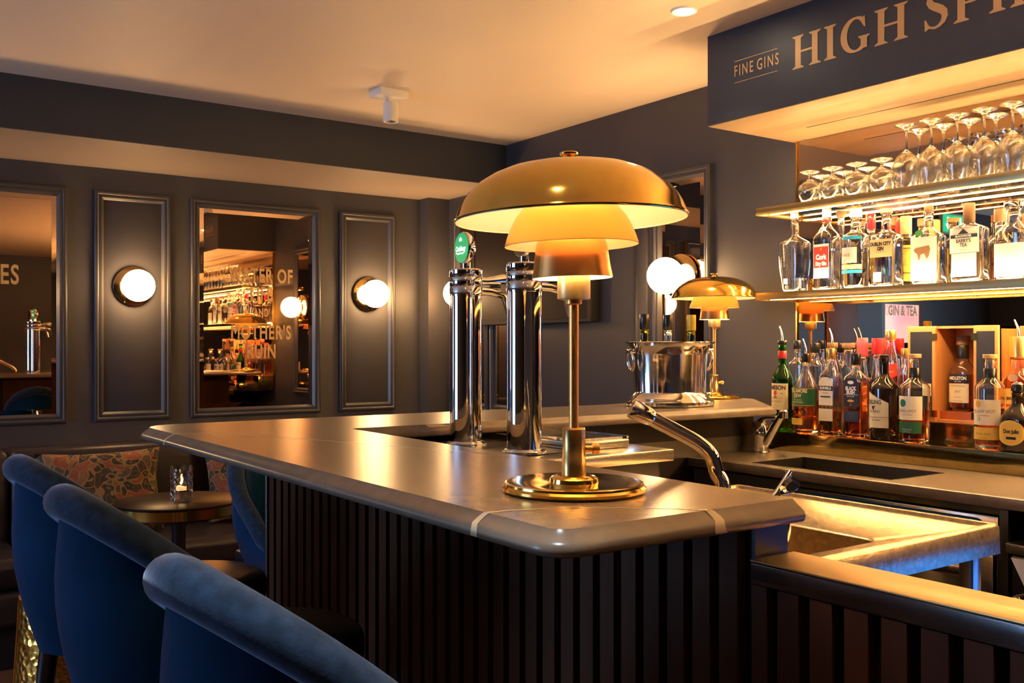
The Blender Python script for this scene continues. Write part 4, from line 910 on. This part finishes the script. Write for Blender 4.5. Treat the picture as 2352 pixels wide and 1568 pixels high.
row('clear gin bottle lettered DUBLIN CITY GIN in black', 2036, 72, 480, 546, 528, 2.885, ZS1, 22, kind='square', dep=.72, wf=.95, liquid=gin_m, level=.85, cap=cork_m, cappx=10, crpx=28, group=GS,
    labels=[dict(w=.03, yt=626, yb=648, m=paper_t, shift=-.012), dict(w=.082, yt=551, yb=592, m=translucent_paper('pale_gold_filigree', (.80, .66, .36), .6), text=[(ink_k, [('DUBLIN CITY', 562, .0155), ('GIN', 573, .0165)], dict(sx=.8, bold=.001, shift=0)), (ink_b, [('IRISH DRY GIN', 580, .007)], dict(shift=0))])])
row('clear gin bottle with white label showing a cow and a green seal', 2133, 75, 472, 548, 522, 2.885, ZS1, 21, kind='flat', dep=.7, liquid=gin_m, level=.8, cap=walnut, cappx=15, crpx=20, group=GS,
    labels=[dict(w=.092, yt=546, yb=646, m=paper_t, shapes=[(ink_b, [(-.030, 575), (-.024, 570), (.0, 568), (.022, 566), (.026, 574), (.022, 590), (.014, 597), (.006, 584), (-.006, 586), (-.010, 598), (-.016, 598), (-.016, 584), (-.024, 582)])]),
            dict(w=.03, yt=524, yb=540, m=mat('green_seal', (.05, .22, .04), .35), poly=[(-.012+.015*math.cos(PI*i/10), 537+7*math.sin(PI*i/10)) for i in range(20)], off=.003)])
row('clear spirit bottle lettered BARRY\'S TEA with brown cap', 2226, 84, 467, 528, 510, 2.885, ZS1, 22, kind='flat', dep=.6, liquid=gin_m, level=.8, cap=walnut, cappx=44, crpx=26, group=GS,
    labels=[dict(w=.095, yt=524, yb=582, m=paper_t), dict(w=.085, yt=540, yb=548, m=paper_k, off=.0008, text=[(ink_w, [('BLACKWATER', 544, .0085)], dict(sx=.9, bold=.0003)), (ink_k, [("BARRY'S", 555, .0155), ('TEA', 565, .0155)], dict(sx=.8, bold=.0004)), (ink_b, [('IRISH GIN', 575, .007)])], shapes=[(ink_k, [(-.017, 539), (.017, 539), (0, 527)])]),  # pale label sheets stand in for the bright, light-filled glass
            dict(w=.080, yt=583, yb=636, m=paper_t)])
row('clear gin bottle with glass stopper and white label, right end of the lower shelf', 2328, 78, 462, 540, 510, 2.885, ZS1, 34, kind='flat', dep=.7, liquid=gin_m, level=.8, cap=glass_c, cappx=14, crpx=42, group=GS,
    labels=[dict(w=.092, yt=560, yb=636, m=paper_t, text=[(ink_y, [('AN', 544, .026)], dict(sx=.9)), (ink_b, [('- - - - - -', 572, .007)], dict(sx=.9))])])
row('clear bottle with tan cap behind the red label gin', 1932, 44, 485, 560, 540, 3.0, ZS1, 15, liquid=gin_m, level=.8, cap=cork_m, cappx=14, crpx=22, group=GS)
row('bottle with red and gold striped cap behind the black lettered gin', 2001, 44, 493, 565, 540, 3.0, ZS1, 18, liquid=whisky, level=.85, cap=cap_r, cappx=34, crpx=20, group=GS, labels=[dict(w=.09, yt=570, yb=640, m=paper_y)])
row('amber bottle with yellow patterned label behind the black lettered gin', 2081, 58, 497, 555, 538, 3.0, ZS1, 22, glass=glass_k, cap=cork_m, cappx=42, crpx=25, group=GS,
    labels=[dict(w=.12, yt=566, yb=648, m=mat('patterned_yellow', (.66, .40, .06), .5, noise=(60, .35, 2)), shapes=[(ink_k, rectp(-.02, .02, 585, 586)), (ink_k, rectp(-.05, .05, 572, 574)), (ink_k, rectp(-.05, .05, 628, 630))])])
row('amber bottle half hidden left of the glass stoppered gin', 2296, 50, 480, 560, 540, 3.0, ZS1, 20, glass=glass_c, liquid=whisky, level=.9, cap=walnut, cappx=30, crpx=24, group=GS)

# ---------------------------------------------------------------- upturned glasses
def glass_mesh(kind):
    if kind == 'snifter':   # bowl down
        out = [(.0300, 0), (.0345, .012), (.0405, .030), (.0430, .044), (.0405, .060), (.0300, .074), (.014, .083), (.0055, .089), (.0045, .098), (.0065, .103), (.020, .107), (.0345, .1115), (.0355, .113), (.0340, .1145), (.010, .1135), (.0001, .1135)]
        inn = [(.0288, 0), (.0333, .012), (.0393, .030), (.0418, .044), (.0393, .0592), (.0288, .0728), (.012, .081), (.0001, .084)]
    else:
        out = [(.0315, 0), (.0345, .018), (.0400, .045), (.0425, .068), (.0395, .090), (.0300, .108), (.015, .121), (.0060, .128), (.0038, .140), (.0036, .175), (.0055, .193), (.012, .200), (.028, .2055), (.0365, .2085), (.0370, .2100), (.0350, .2112), (.010, .2105), (.0001, .2105)]
        inn = [(.0303, 0), (.0333, .018), (.0388, .045), (.0413, .068), (.0383, .0893), (.0288, .1065), (.013, .1195), (.0001, .123)]
    return MB().lathe(list(reversed(inn))+out, 28, capb=False, capt=False)
def glass_row(kind, label, grp, spots, z):
    first = None
    for i, (X, Yc) in enumerate(spots):
        if first is None:
            first = glass_mesh(kind).build('stemmed_glass', stem_m, None); first['label'] = label; first['category'] = 'glass'; first['group'] = grp; g = first
        else: g = first.copy(); C.objects.link(g)
        g['label'] = label; g.location = (X, Yc, z); g.rotation_euler.z = random.uniform(0, 6)
        yield g
ysn = [2.225-.0965*i for i in range(4)]
for g in glass_row('snifter', 'short round bowled glass upturned on the upper shelf, in the front line', 'short upturned glasses, front line', [(2.872, y) for y in ysn], ZS2+.0006): pass
for g in glass_row('snifter', 'short round bowled glass upturned on the upper shelf, in the back line by the mirror', 'short upturned glasses, back line', [(2.975, y+.028) for y in ysn], ZS2+.0006): pass
fy_ = [1.845-.0868*i for i in range(10)]
for g in glass_row('wine', 'tall wine glass upturned on the upper shelf, in the front line', 'tall upturned wine glasses, front line', [(2.872, y) for y in fy_], ZS2+.0006): pass
for g in glass_row('wine', 'tall wine glass upturned on the upper shelf, in the back line by the mirror', 'tall upturned wine glasses, back line', [(2.975, y+.02) for y in fy_], ZS2+.0006): pass

# ---------------------------------------------------------------- wine bottles in the bucket
def bucket_bottle(label, px, glass, cap, liq, ytop, X):
    Yc = y_at(px, X); t = dist(X, Yc); top = CAM_H+(YHP-ytop)*t/FPX; zb = ZB+.052; H = top-zb
    return bottle(label, X, Yc, zb, .3, .033, H, H-.150, H-.085, .0135, glass=glass, liquid=liq, level=.95, cap=cap, caph=.052, capr=.0155, name='wine_bottle')
bucket_bottle('dark capped wine bottle in the ice bucket, leftmost of three', 1480, glass_o, cap_k, None, 721, 2.25)
bucket_bottle('rose wine bottle with black cap in the middle of the ice bucket', 1534, glass_c, cap_k, rose_m, 723, 2.32)
bucket_bottle('yellow capped wine bottle in the ice bucket, nearest the small lamp', 1588, glass_o, cap_y, None, 723, 2.388)
# ---------------------------------------------------------------- velvet bar stools
def catmull(xs, ys, x):
    if x <= xs[0]: return ys[0]
    for i in range(len(xs)-1):
        if x <= xs[i+1]:
            f = (x-xs[i])/(xs[i+1]-xs[i]); f = f*f*(3-2*f) if False else f
            p0 = ys[max(i-1, 0)]; p1 = ys[i]; p2 = ys[i+1]; p3 = ys[min(i+2, len(ys)-1)]
            return .5*((2*p1)+(-p0+p2)*f+(2*p0-5*p1+4*p2-p3)*f*f+(-p0+3*p1-3*p2+p3)*f**3)
    return ys[-1]
def stool_uv(s):          # s in -1..1 round the tub; returns outline point and outward normal
    a = s*PI*.5*1.0; e = abs(s)
    A, B = .220, .196
    if e <= .62:
        t = s/.62*PI/2; x = -A*math.cos(t); y = B*math.sin(t); n = Vector((-math.cos(t)/A, math.sin(t)/B)).normalized()
    else:
        f = (e-.62)/.38; x = .31*f; y = math.copysign(B-.012*f*f, s); n = Vector((.12*f, math.copysign(1, s))).normalized()
    return Vector((x, y)), n
def shell_pt(s):
    p, n = stool_uv(s); return p-n*.013, n
def crest(s): return 1.074-.431*abs(s)**1.863
def make_stool(label, tufted=False):
    o = thing('bar_stool', label, 'bar stool', group='velvet stools along the bar')
    N = 44; th = .034
    def column(s):
        p, n = shell_pt(s); zc = crest(s)-.030; out = []
        zb = .655+.02*abs(s)
        m = 9
        for i in range(m+1):       # outer face from bottom to crest
            f = i/m; z = zb+(zc-zb)*f
            k = .80+.20*math.sin(min(1, f*1.35)*PI/2)
            bul = .012*math.sin(PI*f)
            q = Vector((p.x*k, p.y*(.86+.14*math.sin(min(1, f*1.35)*PI/2))))+n*bul; out.append((q.x, q.y, z))
        for i in range(m, 1, -1):
            f = i/m; z = zb+(zc-zb)*f; k = .80+.20*math.sin(min(1, f*1.35)*PI/2)
            q = Vector((p.x*k, p.y*(.86+.14*math.sin(min(1, f*1.35)*PI/2))))-n*(th+.006*math.sin(PI*f)); out.append((q.x, q.y, z))
        return out
    SM = .82; cols = [column(SM*(-1+2*i/N)) for i in range(N+1)]; m = len(cols[0]); vs = [v for c in cols for v in c]
    fs = [(i*m+k, (i+1)*m+k, (i+1)*m+(k+1) % m, i*m+(k+1) % m) for i in range(N) for k in range(m)]
    fs += [tuple(range(m)), tuple(N*m+k for k in range(m-1, -1, -1))]
    MB().add(vs, fs, True).build('tub_back', velvet_b, o)
    pts, rs = [], []
    for i in range(N+1):
        s = SM*(-1+2*i/N); p, n = stool_uv(s); c = crest(s); q = p-n*.014; pts.append((q.x, q.y, c-.028)); e = abs(s)
        rs.append((.029-.006*e)*(1 if e < .79 else .6))
    MB().tube(pts, rs, 18).build('rolled_crest', velvet, o)
    # seat pan and cushion
    def outline(k, fx): return [(x, y) for x, y in [(-.185*k+0, 0)]]
    ring_ = []
    for i in range(40):
        a = 2*PI*i/40; c, s_ = math.cos(a), math.sin(a); e = 2.6
        r = (abs(c)**e+abs(s_)**e)**(-1/e); ring_.append((.090+.240*r*c, .170*r*s_))
    sh = [(.90, .700), (.97, .704), (1.0, .716), (1.0, .745), (.985, .757), (.95, .765), (.80, .772), (.4, .776)]
    vs = []; L_ = len(ring_)
    for k_, z_ in sh: vs += [(.090+(x-.090)*k_, y*k_, z_) for x, y in ring_]
    fs = [(i*L_+k, i*L_+(k+1) % L_, (i+1)*L_+(k+1) % L_, (i+1)*L_+k) for i in range(len(sh)-1) for k in range(L_)]
    mb = MB().add(vs, fs, True); mb.f.append(tuple(range(L_-1, -1, -1))); mb.sm.append(False); mb.f.append(tuple((len(sh)-1)*L_+k for k in range(L_))); mb.sm.append(True)
    mb.build('seat_cushion', seat_m, o)
    MB().bbox(-.135, .26, -.150, .150, .655, .699, .012).build('seat_frame', black_p, o)
    for sx, sy in ((-1, -1), (-1, 1), (1, -1), (1, 1)):
        x0, y0_ = (.06+sx*.165, sy*.130); x1, y1 = (.06+sx*.225, sy*.190)
        MB().tube([(x0, y0_, .66), (x1, y1, 0.002)], [.022, .014], 16).build('leg', mat('black_lacquer', (.012, .013, .016), .25, coat=.5), o)
    f = .28; q = [(.06+sx*(.165+.06*(1-.28/.66)), sy*(.130+.06*(1-.28/.66)), .28) for sx, sy in ((1, -1), (1, 1))]
    MB().tube([q[0], q[1]], .008, 12).build('foot_rest', brass_m, o)
    if tufted:
        for s, z in ((-.18, .93), (.18, .93), (-.34, .86), (0, .86), (.34, .86), (-.18, .80), (.18, .80)):
            p, n = stool_uv(s); q = p*.985-n*(.040)
            MB().ball((q.x, q.y, z), .010, 14, 8).build('tuft_button', velvet, o)
    return o
s1 = make_stool('nearest blue velvet bar stool, its crest catching pale light')
s1.location = (.517, 1.085, 0); s1.rotation_euler.z = .108
s2 = copy_tree(s1); s2['label'] = 'middle blue velvet bar stool of the three along the bar'; s2.location = (.525, 1.742, 0)
s3 = copy_tree(s1); s3['label'] = 'farthest of the three bar stools in line, vivid blue on its left side'; s3.location = (.535, 2.273, 0)
s4 = make_stool('buttoned blue velvet stool tucked under the far end of the bar', True); s4.location = (1.20, 2.86, 0); s4.rotation_euler.z = -PI/2+.1; s4.scale = (1, 1, .955)

# ---------------------------------------------------------------- banquette, cushions, table
o = thing('banquette', 'long dark leather banquette along the wall under the mirrors', 'banquette', (0, 0, 0))
XA, XB_ = -1.6, 2.93
MB().box(XA, XB_, 4.36, 5.16, 0, .17).build('plinth', void_m, o)
MB().bbox(XA, XB_, 4.31, 4.90, .17, .325, .035, 4).build('seat_base', bench_m, o)
mb = MB()
for k in range(4):
    w_ = (XB_-XA)/4; mb.bbox(XA+w_*k+.001, XA+w_*(k+1)-.001, 4.295, 4.80, .327, .452, .045, 5)
mb.build('seat_cushion', bench_m, o)
n0 = MB()
for k in range(4):
    w_ = (XB_-XA)/4; n0.bbox(XA+w_*k+.001, XA+w_*(k+1)-.001, 4.80, 4.95, .40, .835, .035, 4)
n0.build('backrest', mat('dark_plum_leather', (.020, .013, .020), .42, bump=(70, .2, .002)), o)
MB().box(XA, XB_, 4.951, 5.165, 0, .815).build('back_frame', bench_m, o)

def pillow_mat(seed):
    m = bpy.data.materials.new('floral_weave'); m.use_nodes = True; nt = m.node_tree; b = nt.nodes['Principled BSDF']; b.inputs['Roughness'].default_value = .8
    tc = nt.nodes.new('ShaderNodeTexCoord'); mp = nt.nodes.new('ShaderNodeMapping'); mp.inputs['Location'].default_value = (seed, 0, seed*.3)
    nt.links.new(tc.outputs['Object'], mp.inputs[0])
    nz = nt.nodes.new('ShaderNodeTexNoise'); nz.inputs['Scale'].default_value = 9; nz.inputs['Detail'].default_value = 1.5
    nt.links.new(mp.outputs[0], nz.inputs['Vector'])
    sc_ = nt.nodes.new('ShaderNodeVectorMath'); sc_.operation = 'SCALE'; sc_.inputs['Scale'].default_value = .30
    nt.links.new(nz.outputs['Color'], sc_.inputs[0])
    ad = nt.nodes.new('ShaderNodeVectorMath'); ad.operation = 'ADD'; nt.links.new(mp.outputs[0], ad.inputs[0]); nt.links.new(sc_.outputs[0], ad.inputs[1])
    wv = nt.nodes.new('ShaderNodeTexVoronoi'); wv.feature = 'DISTANCE_TO_EDGE'; wv.inputs['Scale'].default_value = 13
    nt.links.new(ad.outputs[0], wv.inputs['Vector'])
    vc = nt.nodes.new('ShaderNodeTexVoronoi'); vc.inputs['Scale'].default_value = 13; nt.links.new(ad.outputs[0], vc.inputs['Vector'])
    sp = nt.nodes.new('ShaderNodeSeparateColor'); nt.links.new(vc.outputs['Color'], sp.inputs[0])
    fill = nt.nodes.new('ShaderNodeValToRGB'); fill.color_ramp.interpolation = 'CONSTANT'; f = fill.color_ramp.elements
    f[0].position = 0; f[0].color = (.03, .028, .014, 1); f[1].position = .40; f[1].color = (.07, .06, .022, 1)
    for p, c in ((.70, (.22, .055, .025, 1)), (.86, (.02, .018, .016, 1)), (.93, (.20, .09, .045, 1))): q = f.new(p); q.color = c
    nt.links.new(sp.outputs[0], fill.inputs[0])
    line = nt.nodes.new('ShaderNodeValToRGB'); line.color_ramp.interpolation = 'CONSTANT'; e = line.color_ramp.elements
    e[0].position = 0; e[0].color = (1, 1, 1, 1); e[1].position = .055; e[1].color = (0, 0, 0, 1)
    q = e.new(.22); q.color = (.55, .55, .55, 1); q = e.new(.27); q.color = (0, 0, 0, 1)
    nt.links.new(wv.outputs[0], line.inputs[0])
    mx = nt.nodes.new('ShaderNodeMix'); mx.data_type = 'RGBA'; nt.links.new(line.outputs[0], mx.inputs[0]); nt.links.new(fill.outputs[0], mx.inputs[6]); mx.inputs[7].default_value = (.24, .135, .045, 1)
    nt.links.new(mx.outputs[2], b.inputs['Base Color']); return m
def pillow(label, x, y, z, w, h, tilt, rz, seed):
    mb = MB(); n = 18; top, bot = [], []
    for sgn in (1, -1):
        for i in range(n+1):
            for j in range(n+1):
                u, v = -1+2*i/n, -1+2*j/n
                k = 1-.07*(abs(u)**2)*(1-abs(v)**2)*1.0
                cx = u*(1-.08*(1-v*v)); cz = v*(1-.08*(1-u*u)); d = .065*((1-u*u)*(1-v*v))**.38
                mb.v.append((cx*w/2, -sgn*d+.006*math.sin(u*7+seed)*math.sin(v*5), cz*h/2))
    m1 = (n+1)**2
    for s_ in (0, 1):
        for i in range(n):
            for j in range(n):
                a = s_*m1+i*(n+1)+j; mb.f.append((a, a+1, a+n+2, a+n+1)); mb.sm.append(True)
    o = mb.build('throw_pillow', pillow_mat(seed), None); tag(o, label, 'pillow', None)
    o.location = (x, y, z); o.rotation_euler = (tilt, 0, rz); return o
pillow('orange and olive floral cushion on the banquette behind the round table', 1.02, 4.68, .640, .54, .38, -.26, .0, 1.0)
pillow('floral cushion partly hidden behind the tufted stool and bar top', 1.74, 4.68, .640, .50, .38, -.26, .0, 4.3)

o = thing('round_table', 'small round dark lounge table with brass rim and black pedestal', 'table', (1.118, 3.83, 0))
MB().lathe([(.0, .680), (.222, .680), (.222, .693), (.2345, .694), (.236, .697), (.236, .702), (.233, .704), (0, .704)], 56, capb=False, capt=False).build('table_top', mat('dark_walnut_top', (.020, .009, .006), .35, spec=.1, noise=(7, .3, 4, (1, .15, 1))), o)
MB().lathe([(.2225, .658), (.2345, .658), (.2345, .6935), (.2225, .6935), (.2225, .658)], 56, capb=False, capt=False).build('brass_rim', brass_m, o)
MB().lathe([(.20, .652), (.221, .652), (.221, .679), (.20, .679), (.20, .652)], 40, capb=False, capt=False).build('apron', void_m, o)
MB().lathe([(.026, .012), (.026, .60), (.06, .652), (.0, .652)], 28, capb=False).build('pedestal', black_p, o)
MB().lathe([(.0, 0), (.19, 0), (.19, .006), (.03, .014), (.0, .014)], 40).build('base_disc', black_p, o)

o = thing('candle_holder', 'cut glass tealight holder with lit candle on the round table', 'candle holder', (1.128, 3.825, .7045))
mb = MB(); NR, NZ = 48, 26; R0 = .0425; Hh = .132; vs = []
prof = [(R0, i/NZ*Hh) for i in range(NZ+1)]
for i, (r, z) in enumerate(prof):
    for k in range(NR):
        a = 2*PI*k/NR; u = k/NR*12; v = i/NZ*8
        d = .0022*abs(math.sin(PI*(u+v)/2)*math.sin(PI*(u-v)/2)) if z < Hh*.9 else 0
        vs.append(((r-.002+d)*math.cos(a), (r-.002+d)*math.sin(a), z))
fs = [(i*NR+k, i*NR+(k+1) % NR, (i+1)*NR+(k+1) % NR, (i+1)*NR+k) for i in range(NZ) for k in range(NR)]
b = len(vs); inn = [(.0370, Hh), (.0370, .04), (.032, .035), (.0001, .034)]
for (r, z) in inn: vs += [(r*math.cos(2*PI*k/NR), r*math.sin(2*PI*k/NR), z) for k in range(NR)]
rows = [(NZ)*NR]+[b+i*NR for i in range(4)]
for a_, b_ in zip(rows[:-1], rows[1:]): fs += [(a_+k, a_+(k+1) % NR, b_+(k+1) % NR, b_+k) for k in range(NR)]
fs.append(tuple(range(NR-1, -1, -1)))
mb.add(vs, fs, False); mb.build('cut_glass', glass_c, o)
MB().lathe([(0, .036), (.019, .036), (.019, .052), (0, .052)], 28, capb=False, capt=False).build('tealight', mat('candle_wax', (.85, .75, .5), .5, emit=(1, .5, .15), es=.6), o)
MB().lathe([(0, .058), (.0035, .062), (.005, .070), (.0035, .082), (0, .094)], 14, capb=False, capt=False).build('flame', emis('flame_glow', (1, .62, .22), 34), o)

# hammered gold drum
def hammered():
    m = mat('hammered_gold', (.80, .42, .08), .25, 1); nt = m.node_tree; b = nt.nodes['Principled BSDF']
    tc = nt.nodes.new('ShaderNodeTexCoord'); vo = nt.nodes.new('ShaderNodeTexVoronoi'); vo.inputs['Scale'].default_value = 46
    bp = nt.nodes.new('ShaderNodeBump'); bp.inputs['Strength'].default_value = .9; bp.inputs['Distance'].default_value = .006
    nt.links.new(tc.outputs['Object'], vo.inputs['Vector']); nt.links.new(vo.outputs[0], bp.inputs['Height']); nt.links.new(bp.outputs[0], b.inputs['Normal']); return m
o = thing('gold_drum_table', 'hammered gold drum shaped side table behind the farthest bar stool', 'side table', (.645, 3.42, 0))
MB().lathe([(.150, 0), (.160, .02), (.165, .12), (.160, .25), (.150, .42), (.146, .50), (.0, .50)], 48).build('drum_body', hammered(), o)
mb = MB()
for k in range(8):
    a = 2*PI*k/8+.1
    mb.tube([((r+.001)*math.cos(a), (r+.001)*math.sin(a), z) for r, z in [(.152, .005), (.160, .02), (.165, .12), (.160, .25), (.150, .42), (.146, .498)]], .0045, 8)
mb.build('ribs', brass_m, o)
